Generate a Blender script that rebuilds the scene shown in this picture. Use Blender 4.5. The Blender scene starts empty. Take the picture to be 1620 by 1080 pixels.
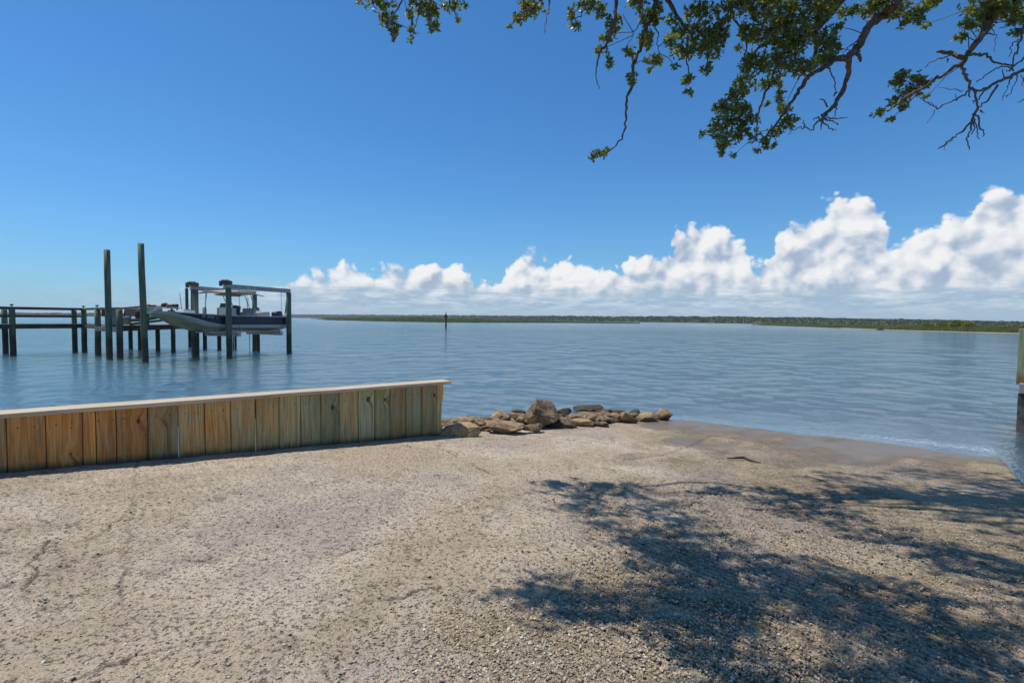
import bpy, math, random
import numpy as np
from mathutils import Matrix, Vector
random.seed(7); RNG = np.random.default_rng(7)
R = math.radians
SC = bpy.context.scene
COL = SC.collection
HW = 1.84                      # camera height above the water (water is z = 0)
F = 810.0                      # focal length in photo pixels (1620 wide)
PITCH = math.atan(35 / F); ROLL = math.atan(0.0095)

# ---------------------------------------------------------------- camera
cd = bpy.data.cameras.new('camera'); cam = bpy.data.objects.new('camera', cd); COL.objects.link(cam)
cd.sensor_width = 36; cd.lens = 18; cd.clip_start = 0.05; cd.clip_end = 20000
CM = Matrix.Translation((0, 0, HW)) @ Matrix.Rotation(math.pi / 2 - PITCH, 4, 'X') @ Matrix.Rotation(ROLL, 4, 'Z')
cam.matrix_world = CM
SC.camera = cam
CR = np.array(CM.to_3x3())

def ray(px, py):
    return CR @ np.array([px - 810.0, 540.0 - py, -F])
def at_z(px, py, z=0.0):          # point seen at a pixel, on the level z
    d = ray(px, py); t = (z - HW) / d[2]
    return np.array([d[0] * t, d[1] * t, z])
def at_d(px, py, D):              # point seen at a pixel, at distance D ahead
    d = ray(px, py); t = D / d[1]
    return np.array([d[0] * t, D, HW + d[2] * t])
PL = (0.23, -0.030, -0.044)       # ramp plane
def plane(x, y): return PL[0] + PL[1] * (x + .99) + PL[2] * (y - 7.1)
def at_g(px, py):                 # point seen at a pixel, on the ramp
    d = ray(px, py)
    a = HW - plane(0, 0); t = a / (PL[1] * d[0] + PL[2] * d[1] - d[2])
    return np.array([d[0] * t, d[1] * t, HW + d[2] * t])

# ---------------------------------------------------------------- sun, sky, exposure
SHIFT = np.array([.377, -.132])                       # how far a shadow moves per metre of height
sdir = np.array([-SHIFT[0], -SHIFT[1], 1.0]); sdir /= np.linalg.norm(sdir)
SUN_EL = math.asin(sdir[2]); SUN_AZ = math.atan2(sdir[0], sdir[1])
sl = bpy.data.lights.new('sun', 'SUN'); sl.energy = 3.9; sl.angle = R(.53); sl.color = (1, .95, .88)
so = bpy.data.objects.new('sun', sl); COL.objects.link(so)
so.rotation_euler = Vector(-sdir).to_track_quat('-Z', 'Y').to_euler()
so.location = (-20, 10, 50)
SC.view_settings.view_transform = 'Standard'; SC.view_settings.look = 'None'
SC.view_settings.exposure = 0.06; SC.view_settings.gamma = 1; SC.view_settings.use_curve_mapping = False

W = bpy.data.worlds.new('World'); SC.world = W; W.use_nodes = True

class NT:                                              # tiny helper for node trees
    def __init__(s, tree): s.t = tree; s.n = tree.nodes; s.l = tree.links
    def new(s, kind, **kw):
        nd = s.n.new(kind)
        for k, v in kw.items(): setattr(nd, k, v)
        return nd
    def put(s, sock, v):
        if isinstance(v, bpy.types.NodeSocket): s.l.new(v, sock)
        elif v is not None:
            if hasattr(sock, 'default_value'):
                dv = sock.default_value
                if hasattr(dv, '__len__') and not hasattr(v, '__len__'): sock.default_value = [v] * len(dv)
                elif hasattr(dv, '__len__') and len(dv) == 4 and len(v) == 3: sock.default_value = (*v, 1)
                else: sock.default_value = v
    def m(s, op, a, b=None, c=None, clamp=False):
        nd = s.new('ShaderNodeMath', operation=op); nd.use_clamp = clamp
        for i, v in enumerate((a, b, c)):
            if v is not None: s.put(nd.inputs[i], v)
        return nd.outputs[0]
    def vm(s, op, a, b=None, sc=None):
        nd = s.new('ShaderNodeVectorMath', operation=op)
        s.put(nd.inputs[0], a)
        if b is not None: s.put(nd.inputs[1], b)
        if sc is not None: s.put(nd.inputs['Scale'], sc)
        return nd.outputs['Value'] if op in ('LENGTH', 'DISTANCE', 'DOT_PRODUCT') else nd.outputs[0]
    def mix(s, f, a, b, mode='MIX'):
        nd = s.new('ShaderNodeMix', data_type='RGBA', blend_type=mode); nd.clamp_factor = True
        s.put(nd.inputs[0], f); s.put(nd.inputs[6], a); s.put(nd.inputs[7], b); return nd.outputs[2]
    def noise(s, v, scale, detail=3, rough=.5, dist=0, out='Fac', ntype='FBM'):
        nd = s.new('ShaderNodeTexNoise'); nd.noise_dimensions = '3D'; nd.noise_type = ntype
        s.put(nd.inputs['Vector'], v); s.put(nd.inputs['Scale'], scale); s.put(nd.inputs['Detail'], detail)
        s.put(nd.inputs['Roughness'], rough); s.put(nd.inputs['Distortion'], dist)
        return nd.outputs[0 if out == 'Fac' else 1]
    def vor(s, v, scale, feature='F1', out=0, rand=1.0, smooth=None, dim='3D'):
        nd = s.new('ShaderNodeTexVoronoi', feature=feature); nd.voronoi_dimensions = dim
        s.put(nd.inputs['Vector'], v); s.put(nd.inputs['Scale'], scale); s.put(nd.inputs['Randomness'], rand)
        if smooth is not None: s.put(nd.inputs['Smoothness'], smooth)
        return nd.outputs[out]
    def ss(s, v, a, b):                                # smoothstep
        nd = s.new('ShaderNodeMapRange', interpolation_type='SMOOTHSTEP')
        s.put(nd.inputs[0], v); s.put(nd.inputs[1], a); s.put(nd.inputs[2], b); return nd.outputs[0]
    def ramp(s, v, stops, interp='LINEAR'):
        nd = s.new('ShaderNodeValToRGB'); cr = nd.color_ramp; cr.interpolation = interp
        while len(cr.elements) < len(stops): cr.elements.new(.5)
        for e, (p, c) in zip(cr.elements, stops): e.position = p; e.color = (*c, 1)
        s.put(nd.inputs[0], v); return nd.outputs[0]
    def sep(s, v):
        nd = s.new('ShaderNodeSeparateXYZ'); s.put(nd.inputs[0], v); return nd.outputs
    def comb(s, x, y, z):
        nd = s.new('ShaderNodeCombineXYZ')
        for i, v in enumerate((x, y, z)): s.put(nd.inputs[i], v)
        return nd.outputs[0]
    def attr(s, name, kind='GEOMETRY', out='Fac'):
        nd = s.new('ShaderNodeAttribute', attribute_type=kind, attribute_name=name); return nd.outputs[out]
    def bump(s, h, dist, strength=1.0, normal=None):
        nd = s.new('ShaderNodeBump'); s.put(nd.inputs['Height'], h); s.put(nd.inputs['Distance'], dist)
        s.put(nd.inputs['Strength'], strength)
        if normal is not None: s.put(nd.inputs['Normal'], normal)
        return nd.outputs[0]

def build_sky():
    k = NT(W.node_tree); k.n.clear()
    STR = 0.10
    sky = k.new('ShaderNodeTexSky', sky_type='NISHITA'); sky.sun_disc = False
    sky.sun_elevation = SUN_EL; sky.sun_rotation = SUN_AZ
    sky.altitude = 0; sky.air_density = 1.0; sky.dust_density = 0.35; sky.ozone_density = 3.0
    tc = k.new('ShaderNodeTexCoord').outputs['Generated']
    d = k.vm('NORMALIZE', tc)
    x, y, z = k.sep(d)
    az = k.m('ARCTAN2', x, y)
    hor = k.m('SQRT', k.m('ADD', k.m('MULTIPLY', x, x), k.m('MULTIPLY', y, y)))
    vh = k.m('DIVIDE', z, k.m('MAXIMUM', hor, 1e-4))
    # the upper outline of the cloud bank round the horizon
    prof = [(-300, 498), (100, 497), (200, 482), (240, 462), (275, 456), (320, 458), (350, 462), (400, 446), (445, 432), (480, 428),
            (515, 430), (545, 408), (575, 408), (600, 418), (630, 424), (655, 410), (685, 414), (712, 404), (738, 424), (775, 438),
            (805, 420), (828, 396), (860, 398), (895, 398), (930, 408), (965, 422), (1000, 404), (1045, 400), (1065, 376), (1095, 352),
            (1130, 350), (1155, 366), (1180, 384), (1203, 416), (1222, 384), (1245, 352), (1272, 340), (1290, 318), (1310, 308), (1350, 306),
            (1385, 314), (1400, 350), (1420, 376), (1450, 358), (1490, 342), (1525, 350), (1548, 320), (1575, 292), (1610, 286), (1700, 300),
            (1900, 360)]
    fc = k.new('ShaderNodeFloatCurve'); cm = fc.mapping; cu = cm.curves[0]
    cm.use_clip = False
    pts = []
    for px, py in prof:
        r_ = ray(px, py); pts.append(((math.atan2(r_[0], r_[1]) + 1.0) / 2.0, 2.5 * r_[2] / math.hypot(r_[0], r_[1])))
    pts[0] = (0.0, pts[0][1]); pts[-1] = (1.0, pts[-1][1])
    cu.points[0].location = pts[0]; cu.points[1].location = pts[-1]
    for p in pts[1:-1]: cu.points.new(*p)
    cm.update()
    wa = k.noise(d, 9, 2, .5)
    wv = k.m('MULTIPLY', k.m('SUBTRACT', wa, .5), .07)
    azw = k.m('ADD', az, k.m('MULTIPLY', k.m('SUBTRACT', k.noise(d, 26, 3, .6), .5), .034))
    u = k.m('DIVIDE', k.m('ADD', azw, 1.0), 2.0, clamp=True)
    k.put(fc.inputs['Value'], u)
    top = k.m('DIVIDE', fc.outputs[0], 2.5)
    # billows
    def billow(v):
        wrp = k.vm('ADD', v, k.vm('SCALE', k.vm('SUBTRACT', k.noise(v, 18, 3, .6, out='Color'), (.5, .5, .5)), sc=.035))
        a = k.m('MULTIPLY', k.m('SUBTRACT', .5, k.vor(wrp, 15, 'SMOOTH_F1', smooth=.35, dim='2D')), .046)
        b = k.m('MULTIPLY', k.m('SUBTRACT', .5, k.vor(wrp, 34, 'SMOOTH_F1', smooth=.3, dim='2D')), .032)
        c = k.m('MULTIPLY', k.m('SUBTRACT', .5, k.vor(wrp, 78, 'SMOOTH_F1', smooth=.25, dim='2D')), .015)
        e = k.m('MULTIPLY', k.m('SUBTRACT', k.noise(v, 120, 3, .6), .5), .014)
        return k.m('ADD', k.m('ADD', a, b), k.m('ADD', c, e)), k.m('ADD', k.m('MULTIPLY', a, 1.25), k.m('ADD', b, k.m('MULTIPLY', c, .6)))
    p2 = k.comb(az, vh, 0)
    h0, g0 = billow(p2)
    h1, g1 = billow(k.vm('ADD', p2, (-.0090, .0165, 0)))
    dens = k.m('ADD', k.m('SUBTRACT', k.m('ADD', top, -.013), vh), h0)
    dens = k.m('MINIMUM', dens, k.m('SUBTRACT', k.m('ADD', top, .010), vh))
    alpha = k.ss(dens, -.002, .014)
    grad = k.m('MULTIPLY', k.m('SUBTRACT', g0, g1), 24)
    depth = k.m('SUBTRACT', top, vh)                   # how far below the tops
    soft = k.noise(d, 11, 4, .55)
    lit = k.m('ADD', k.m('ADD', .75, grad), k.m('MULTIPLY', k.m('SUBTRACT', soft, .56), 1.3))
    lit = k.m('SUBTRACT', lit, k.m('MULTIPLY', k.ss(depth, .02, .15), .30), clamp=True)
    ccol = k.ramp(lit, [(0, (.36, .46, .60)), (.3, (.50, .58, .69)), (.6, (.70, .74, .79)), (.95, (.85, .86, .875))])
    # low layer of flat far cloud
    sq = k.vm('MULTIPLY', d, (1, 1, 5.5))
    st = k.noise(sq, 16, 5, .6)
    st2 = k.noise(sq, 45, 3, .6)
    lowc = k.mix(k.ss(k.m('ADD', k.m('MULTIPLY', st, .6), k.m('MULTIPLY', st2, .4)), .42, .62), (.34, .48, .62), (.54, .64, .74))
    lowc = k.mix(k.ss(vh, .035, .0), lowc, (.40, .53, .65))
    lowc = k.mix(k.ss(azw, -.62, -.95), lowc, (.36, .52, .68))
    lowf = k.ss(k.m('ADD', vh, k.m('MULTIPLY', k.m('SUBTRACT', st, .5), .06)), .075, .030)
    ccol = k.mix(lowf, ccol, lowc)
    la = k.ss(k.m('ADD', vh, k.m('MULTIPLY', k.m('SUBTRACT', st, .5), .05)), .070, .0)
    la = k.m('MULTIPLY', la, k.m('ADD', .35, k.m('MULTIPLY', k.ss(azw, -.75, -.45), .6)))
    # thin the far left of the bank
    thin = k.m('ADD', .35, k.m('MULTIPLY', k.ss(azw, -.62, -.35), .65))
    alpha = k.m('MULTIPLY', alpha, thin)
    alpha = k.m('MAXIMUM', alpha, la)
    alpha = k.m('MULTIPLY', alpha, k.ss(vh, .45, .38))
    ccol = k.vm('SCALE', ccol, sc=1 / STR)
    skyc = k.vm('MULTIPLY', sky.outputs[0], SKY_TINT)
    gm = k.new('ShaderNodeGamma'); k.put(gm.inputs[0], skyc); gm.inputs[1].default_value = 1.0
    hz = k.m('MULTIPLY', k.m('POWER', 2.718, k.m('MULTIPLY', k.m('MAXIMUM', vh, 0), -9.0)), .60)
    skyh = k.mix(hz, gm.outputs[0], tuple(v / STR for v in (.32, .49, .68)))
    res = k.mix(alpha, skyh, ccol)
    bg = k.new('ShaderNodeBackground'); k.put(bg.inputs[0], res); bg.inputs[1].default_value = STR
    k.l.new(bg.outputs[0], k.new('ShaderNodeOutputWorld').inputs[0])
SKY_TINT = (.40, .87, 1.24)
build_sky()

# ---------------------------------------------------------------- general helpers
def tag(o, label=None, cat=None, group=None, kind=None):
    if label: o['label'] = label
    if cat: o['category'] = cat
    if group: o['group'] = group
    if kind: o['kind'] = kind
    return o
def empty(name, loc, label, cat, group=None, rz=0):
    o = bpy.data.objects.new(name, None); COL.objects.link(o); o.location = loc; o.rotation_euler = (0, 0, rz)
    o.empty_display_size = .1
    bpy_update.append(o)
    return tag(o, label, cat, group)
bpy_update = []
def mesh_np(name, V, Fc, mat=None, smooth=False, attrs=None):
    V = np.asarray(V, dtype=np.float32).reshape(-1, 3); Fc = np.asarray(Fc, dtype=np.int32)
    me = bpy.data.meshes.new(name); n = Fc.shape[1]
    me.vertices.add(len(V)); me.vertices.foreach_set('co', V.ravel())
    me.loops.add(Fc.size); me.loops.foreach_set('vertex_index', Fc.ravel())
    me.polygons.add(len(Fc)); me.polygons.foreach_set('loop_start', np.arange(0, Fc.size, n, dtype=np.int32))
    try: me.polygons.foreach_set('loop_total', np.full(len(Fc), n, dtype=np.int32))
    except Exception: pass
    me.update(calc_edges=True); me.validate()
    if attrs:
        for an, av in attrs.items():
            a = me.attributes.new(an, 'FLOAT', 'POINT'); a.data.foreach_set('value', np.asarray(av, dtype=np.float32).ravel())
    if smooth: me.polygons.foreach_set('use_smooth', np.ones(len(Fc), dtype=bool))
    if mat: me.materials.append(mat)
    return me
def link(name, me, parent=None, loc=None):
    o = bpy.data.objects.new(name, me); COL.objects.link(o)
    if parent is not None: o.parent = parent
    if loc is not None: o.location = loc
    return o
class MB:                                              # gathers polygons of one mesh object
    def __init__(s): s.v = []; s.f = []
    def add(s, V, Fs):
        b = len(s.v); s.v += [tuple(map(float, p)) for p in V]; s.f += [tuple(b + i for i in f) for f in Fs]; return s
    def box(s, c, size, rz=0, tilt=None):
        hx, hy, hz = size[0] / 2, size[1] / 2, size[2] / 2
        P = [Vector((sx * hx, sy * hy, sz * hz)) for sz in (-1, 1) for sy in (-1, 1) for sx in (-1, 1)]
        M = Matrix.Rotation(rz, 3, 'Z')
        if tilt: M = M @ Matrix.Rotation(tilt[0], 3, 'X') @ Matrix.Rotation(tilt[1], 3, 'Y')
        P = [M @ p + Vector(c) for p in P]
        return s.add(P, [(0, 2, 3, 1), (4, 5, 7, 6), (0, 1, 5, 4), (2, 6, 7, 3), (0, 4, 6, 2), (1, 3, 7, 5)])
    def bar(s, a, b, w, h=None):                       # square bar between two points
        a = Vector(a); b = Vector(b); h = h or w
        t = (b - a).normalized(); up = Vector((0, 0, 1)) if abs(t.z) < .95 else Vector((1, 0, 0))
        sd = t.cross(up).normalized(); up = sd.cross(t)
        P = [q + sd * (i * w / 2) + up * (j * h / 2) for q in (a, b) for i, j in ((-1, -1), (1, -1), (1, 1), (-1, 1))]
        return s.add(P, [(0, 3, 2, 1), (4, 5, 6, 7), (0, 1, 5, 4), (1, 2, 6, 5), (2, 3, 7, 6), (3, 0, 4, 7)])
    def tube(s, pts, radii, n=8, cap=True):
        V, Fs = tube(pts, radii, n, cap); return s.add(V, Fs)
    def build(s, name, mat, parent=None, smooth=False, bevel=0):
        me = bpy.data.meshes.new(name); me.from_pydata(s.v, [], s.f); me.update()
        if smooth: me.polygons.foreach_set('use_smooth', [True] * len(s.f))
        me.materials.append(mat); o = link(name, me, parent)
        if parent is not None and parent.type == 'EMPTY':
            me.transform(Matrix.LocRotScale(parent.location, parent.rotation_euler, None).inverted())
        if bevel:
            bv = o.modifiers.new('bevel', 'BEVEL'); bv.width = bevel; bv.segments = 2; bv.limit_method = 'ANGLE'
        return o
def tube(pts, radii, n=8, cap=True):
    pts = [Vector(p) for p in pts]; V = []; Fs = []
    if not hasattr(radii, '__len__'): radii = [radii] * len(pts)
    prev = None
    for i, p in enumerate(pts):
        t = (pts[min(i + 1, len(pts) - 1)] - pts[max(i - 1, 0)])
        t = t.normalized() if t.length > 1e-9 else Vector((0, 0, 1))
        if prev is None:
            prev = t.orthogonal().normalized()
        prev = (prev - t * prev.dot(t)).normalized(); q = t.cross(prev)
        for k in range(n):
            a = 2 * math.pi * k / n; V.append(p + (prev * math.cos(a) + q * math.sin(a)) * radii[i])
    for i in range(len(pts) - 1):
        for k in range(n):
            k2 = (k + 1) % n; Fs.append((i * n + k, i * n + k2, (i + 1) * n + k2, (i + 1) * n + k))
    if cap: Fs.append(tuple(range(n))[::-1]); Fs.append(tuple((len(pts) - 1) * n + k for k in range(n)))
    return V, Fs
def _h(ix, iy, s):
    n = (ix.astype(np.int64) * 374761393 + iy.astype(np.int64) * 668265263 + s * 1274126177) & 0xffffffff
    n = ((n ^ (n >> 13)) * 1274126177) & 0xffffffff
    n = (n ^ (n >> 16)) & 0xffffffff
    return n / 4294967295.0
def vn(x, y, s=0):
    x = np.asarray(x, float); y = np.asarray(y, float)
    ix = np.floor(x); iy = np.floor(y); fx = x - ix; fy = y - iy
    fx = fx * fx * (3 - 2 * fx); fy = fy * fy * (3 - 2 * fy)
    a = _h(ix, iy, s); b = _h(ix + 1, iy, s); c = _h(ix, iy + 1, s); d = _h(ix + 1, iy + 1, s)
    return (a + (b - a) * fx) + ((c + (d - c) * fx) - (a + (b - a) * fx)) * fy
def fbm(x, y, s=0, o=4, r=.5):
    t = 0; a = 1; n = 0
    for i in range(o): t = t + a * vn(x * 2 ** i + 17 * i, y * 2 ** i - 9 * i, s + i); n += a; a *= r
    return t / n
def sst(x, a, b):
    t = np.clip((x - a) / (b - a), 0, 1); return t * t * (3 - 2 * t)
def n3(P, s=0, o=4, r=.5):                             # cheap 3-D noise from three planes
    return (fbm(P[:, 0] + 3.1 * P[:, 2], P[:, 1] - 1.7 * P[:, 2], s, o, r) + fbm(P[:, 1] + 2.3 * P[:, 0], P[:, 2] + .9 * P[:, 0], s + 11, o, r)
            + fbm(P[:, 2] - 1.3 * P[:, 1], P[:, 0] + 2.1 * P[:, 1], s + 23, o, r)) / 3
def grid_faces(nr, nc, wrap=False):
    i = np.arange(nr - 1)[:, None]; j = np.arange(nc if wrap else nc - 1)[None, :]; j2 = (j + 1) % nc
    return np.stack([i * nc + j, i * nc + j2, (i + 1) * nc + j2, (i + 1) * nc + j], -1).reshape(-1, 4)

# ---------------------------------------------------------------- materials
def mat(name, fn):
    m = bpy.data.materials.new(name); m.use_nodes = True; k = NT(m.node_tree); k.n.clear()
    out = k.new('ShaderNodeOutputMaterial'); sh = fn(k); k.l.new(sh, out.inputs[0]); return m
def prin(k, col, rough=.7, normal=None, metal=0, spec=None, **kw):
    p = k.new('ShaderNodeBsdfPrincipled'); k.put(p.inputs['Base Color'], col); k.put(p.inputs['Roughness'], rough)
    k.put(p.inputs['Metallic'], metal)
    if spec is not None: k.put(p.inputs['Specular IOR Level'], spec)
    if normal is not None: k.l.new(normal, p.inputs['Normal'])
    return p.outputs[0]
def oc(k): return k.new('ShaderNodeTexCoord').outputs['Object']
def gpos(k): return k.new('ShaderNodeNewGeometry').outputs['Position']

def m_ramp(k):
    p = gpos(k); x, y, z = k.sep(p)
    agg = k.attr('agg'); wet = k.attr('wet'); crack = k.attr('crack'); film = k.attr('film')
    big = k.noise(p, .8, 4, .6); mid = k.noise(p, 5, 4, .65); fine = k.noise(p, 55, 4, .7); sp = k.noise(p, 220, 2, .6)
    base = k.mix(k.ss(big, .42, .58), (.53, .41, .275), (.66, .53, .375))
    base = k.mix(k.m('MULTIPLY', k.ss(mid, .50, .72), .6), base, (.37, .275, .18))
    base = k.mix(k.ss(fine, .52, .66), base, (.27, .195, .125))
    base = k.mix(k.m('MULTIPLY', k.ss(sp, .55, .68), .5), base, (.52, .46, .39))
    # exposed shell and pebble aggregate
    wp = k.vm('ADD', p, k.vm('SCALE', k.noise(p, 40, 2, .5, out='Color'), sc=.008))
    vn_ = k.new('ShaderNodeTexVoronoi', feature='F1'); k.put(vn_.inputs['Vector'], wp); k.put(vn_.inputs['Scale'], 62)
    dist = vn_.outputs['Distance']; cc = k.sep(vn_.outputs['Color'])
    peb = k.ramp(cc[0], [(0, (.26, .19, .12)), (.2, (.43, .32, .19)), (.45, (.60, .46, .29)), (.62, (.52, .38, .25)), (.8, (.68, .57, .41)), (1, (.78, .71, .58))])
    vs = k.new('ShaderNodeTexVoronoi', feature='F1'); k.put(vs.inputs['Vector'], wp); k.put(vs.inputs['Scale'], 130)
    pc2 = k.sep(vs.outputs['Color'])
    peb2 = k.ramp(pc2[1], [(0, (.13, .10, .07)), (.4, (.30, .24, .17)), (.8, (.42, .35, .26)), (1, (.58, .52, .44))])
    peb = k.mix(k.m('GREATER_THAN', cc[2], .45), peb2, peb)
    pm = k.mix(k.ss(dist, .32, .52), peb, k.mix(k.ss(mid, .4, .6), (.33, .25, .145), (.46, .35, .20)))
    aggn = k.m('MULTIPLY', k.ss(k.m('ADD', agg, k.m('MULTIPLY', k.m('SUBTRACT', k.noise(p, 14, 3, .6), .5), .9)), .35, .75), .9)
    chips = k.m('MULTIPLY', k.m('GREATER_THAN', pc2[0], .66), k.ss(vs.outputs['Distance'], .5, .3))
    chipc = k.mix(pc2[2], (.23, .18, .13), (.60, .54, .46))
    base = k.mix(k.m('MULTIPLY', chips, .85), base, chipc)
    col = k.mix(aggn, base, pm)
    # ochre and moss stains
    st = k.m('MULTIPLY', k.ss(k.noise(p, 2.6, 5, .65, .6), .50, .66), k.attr('stain'))
    col = k.mix(k.m('MULTIPLY', st, .55), col, k.mix(k.ss(k.noise(p, 1.3, 2), .4, .6), (.30, .17, .075), (.27, .225, .10)))
    col = k.mix(k.m('MULTIPLY', k.ss(k.noise(p, .75, 4, .6), .48, .66), .55), col, (.37, .31, .26))
    # pits
    pit = k.ss(k.noise(p, 36, 5, .75), .545, .64)
    col = k.mix(k.m('MULTIPLY', pit, .75), col, (.10, .08, .062))
    col = k.mix(k.m('MULTIPLY', crack, .85), col, (.055, .045, .035))
    dark = k.mix(wet, (1, 1, 1), (.50, .46, .41))
    col = k.mix(1.0, col, dark, 'MULTIPLY')
    col = k.mix(k.m('MULTIPLY', film, .45), col, (.20, .16, .11))
    hgt = k.m('ADD', k.m('MULTIPLY', k.m('MULTIPLY', k.ss(dist, .6, .1), aggn), .6), k.m('ADD', k.m('MULTIPLY', k.m('SUBTRACT', 1, pit), .55), k.m('MULTIPLY', k.noise(p, 90, 4, .7), 1.3)))
    hgt = k.m('ADD', hgt, k.m('MULTIPLY', k.m('MULTIPLY', chips, .5), 1.0))
    nb = k.m('SUBTRACT', 1, k.m('MULTIPLY', film, .75))
    nrm = k.bump(hgt, .010, nb)
    rough = k.m('SUBTRACT', k.m('SUBTRACT', .88, k.m('MULTIPLY', wet, .30)), k.m('MULTIPLY', film, .24))
    return prin(k, col, rough, nrm, spec=k.m('ADD', .25, k.m('MULTIPLY', wet, .3)))
M_RAMP = mat('shell_concrete', m_ramp)

def m_pebble(k):
    g = k.new('ShaderNodeNewGeometry'); r = g.outputs['Random Per Island']; p = g.outputs['Position']
    c = k.ramp(r, [(0, (.20, .15, .10)), (.25, (.38, .29, .18)), (.5, (.52, .41, .27)), (.75, (.44, .35, .26)), (.93, (.62, .54, .42)), (1, (.76, .71, .60))])
    c = k.mix(k.ss(k.noise(p, 150, 3), .45, .65), c, k.mix(1, c, (.7, .65, .58), 'MULTIPLY'))
    return prin(k, c, .75, k.bump(k.noise(p, 300, 2), .002, .6))
M_PEB = mat('shell_pebbles', m_pebble)

def m_land(k):
    p = gpos(k)
    c = k.mix(k.ss(k.noise(p, 3, 5, .7), .4, .65), (.30, .25, .19), (.20, .165, .11))
    return prin(k, c, .9, k.bump(k.noise(p, 30, 4), .02))
M_LAND = mat('bottom_sand', m_land)

def m_water(k):
    p = gpos(k); murk = k.attr('murk'); foam = k.attr('foam'); cal = k.attr('calm')
    x, y, z = k.sep(p)
    dist = k.m('SQRT', k.m('ADD', k.m('MULTIPLY', x, x), k.m('MULTIPLY', y, y)))
    v1 = k.vm('MULTIPLY', p, (1.0, 1.25, 1.0))
    w1 = k.noise(v1, 4.2, 3, .55, .3)
    w2 = k.noise(v1, 12, 3, .6, .2)
    w3 = k.noise(p, 34, 2, .5)
    patch = k.noise(k.vm('MULTIPLY', p, (.012, .055, 0)), 1, 4, .62, .5)
    st = k.ss(patch, .38, .62)
    h = k.m('ADD', k.m('ADD', k.m('MULTIPLY', w1, .50), k.m('MULTIPLY', w2, .50)), k.m('MULTIPLY', w3, .18))
    nrm = k.bump(h, .12, k.m('MULTIPLY', k.m('ADD', .78, k.m('MULTIPLY', st, .22)), cal))
    murkc = k.mix(k.ss(patch, .3, .7), (.055, .120, .095), (.070, .145, .118))
    murkc = k.mix(k.ss(dist, 30, 9), murkc, (.085, .125, .095))
    murkc = k.mix(k.ss(murk, .75, .2), murkc, (.17, .155, .10))
    dif = k.new('ShaderNodeBsdfDiffuse'); k.put(dif.inputs[0], murkc); k.l.new(nrm, dif.inputs['Normal'])
    tr = k.new('ShaderNodeBsdfTransparent'); tr.inputs[0].default_value = (.80, .90, .86, 1)
    body = k.new('ShaderNodeMixShader'); k.put(body.inputs[0], murk); k.l.new(tr.outputs[0], body.inputs[1]); k.l.new(dif.outputs[0], body.inputs[2])
    gl = k.new('ShaderNodeBsdfGlossy'); gl.inputs[0].default_value = (.99, .98, .90, 1)
    k.put(gl.inputs['Roughness'], k.m('ADD', .06, k.m('MULTIPLY', k.ss(dist, 8, 300), .12))); k.l.new(nrm, gl.inputs['Normal'])
    fr = k.new('ShaderNodeFresnel'); fr.inputs[0].default_value = 1.333; k.l.new(nrm, fr.inputs['Normal'])
    m = k.new('ShaderNodeMixShader'); k.put(m.inputs[0], k.m('MULTIPLY', fr.outputs[0], .74)); k.l.new(body.outputs[0], m.inputs[1]); k.l.new(gl.outputs[0], m.inputs[2])
    fm = k.new('ShaderNodeBsdfDiffuse'); fm.inputs[0].default_value = (.7, .72, .72, 1)
    ff = k.m('MULTIPLY', foam, k.ss(k.noise(p, 22, 4, .7), .50, .62))
    m2 = k.new('ShaderNodeMixShader'); k.put(m2.inputs[0], ff); k.l.new(m.outputs[0], m2.inputs[1]); k.l.new(fm.outputs[0], m2.inputs[2])
    return m2.outputs[0]
M_WATER = mat('sound_water', m_water)

def wood_common(k, p, c_hi, c_lo, streak=.6):
    g = k.noise(k.vm('MULTIPLY', p, (55, 55, 2.2)), 1, 4, .6, .4)
    g2 = k.noise(k.vm('MULTIPLY', p, (160, 160, 5)), 1, 2, .5)
    return k.mix(k.m('ADD', k.m('MULTIPLY', k.ss(g, .35, .68), streak), k.m('MULTIPLY', k.ss(g2, .5, .7), .3)), c_hi, c_lo), g

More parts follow.
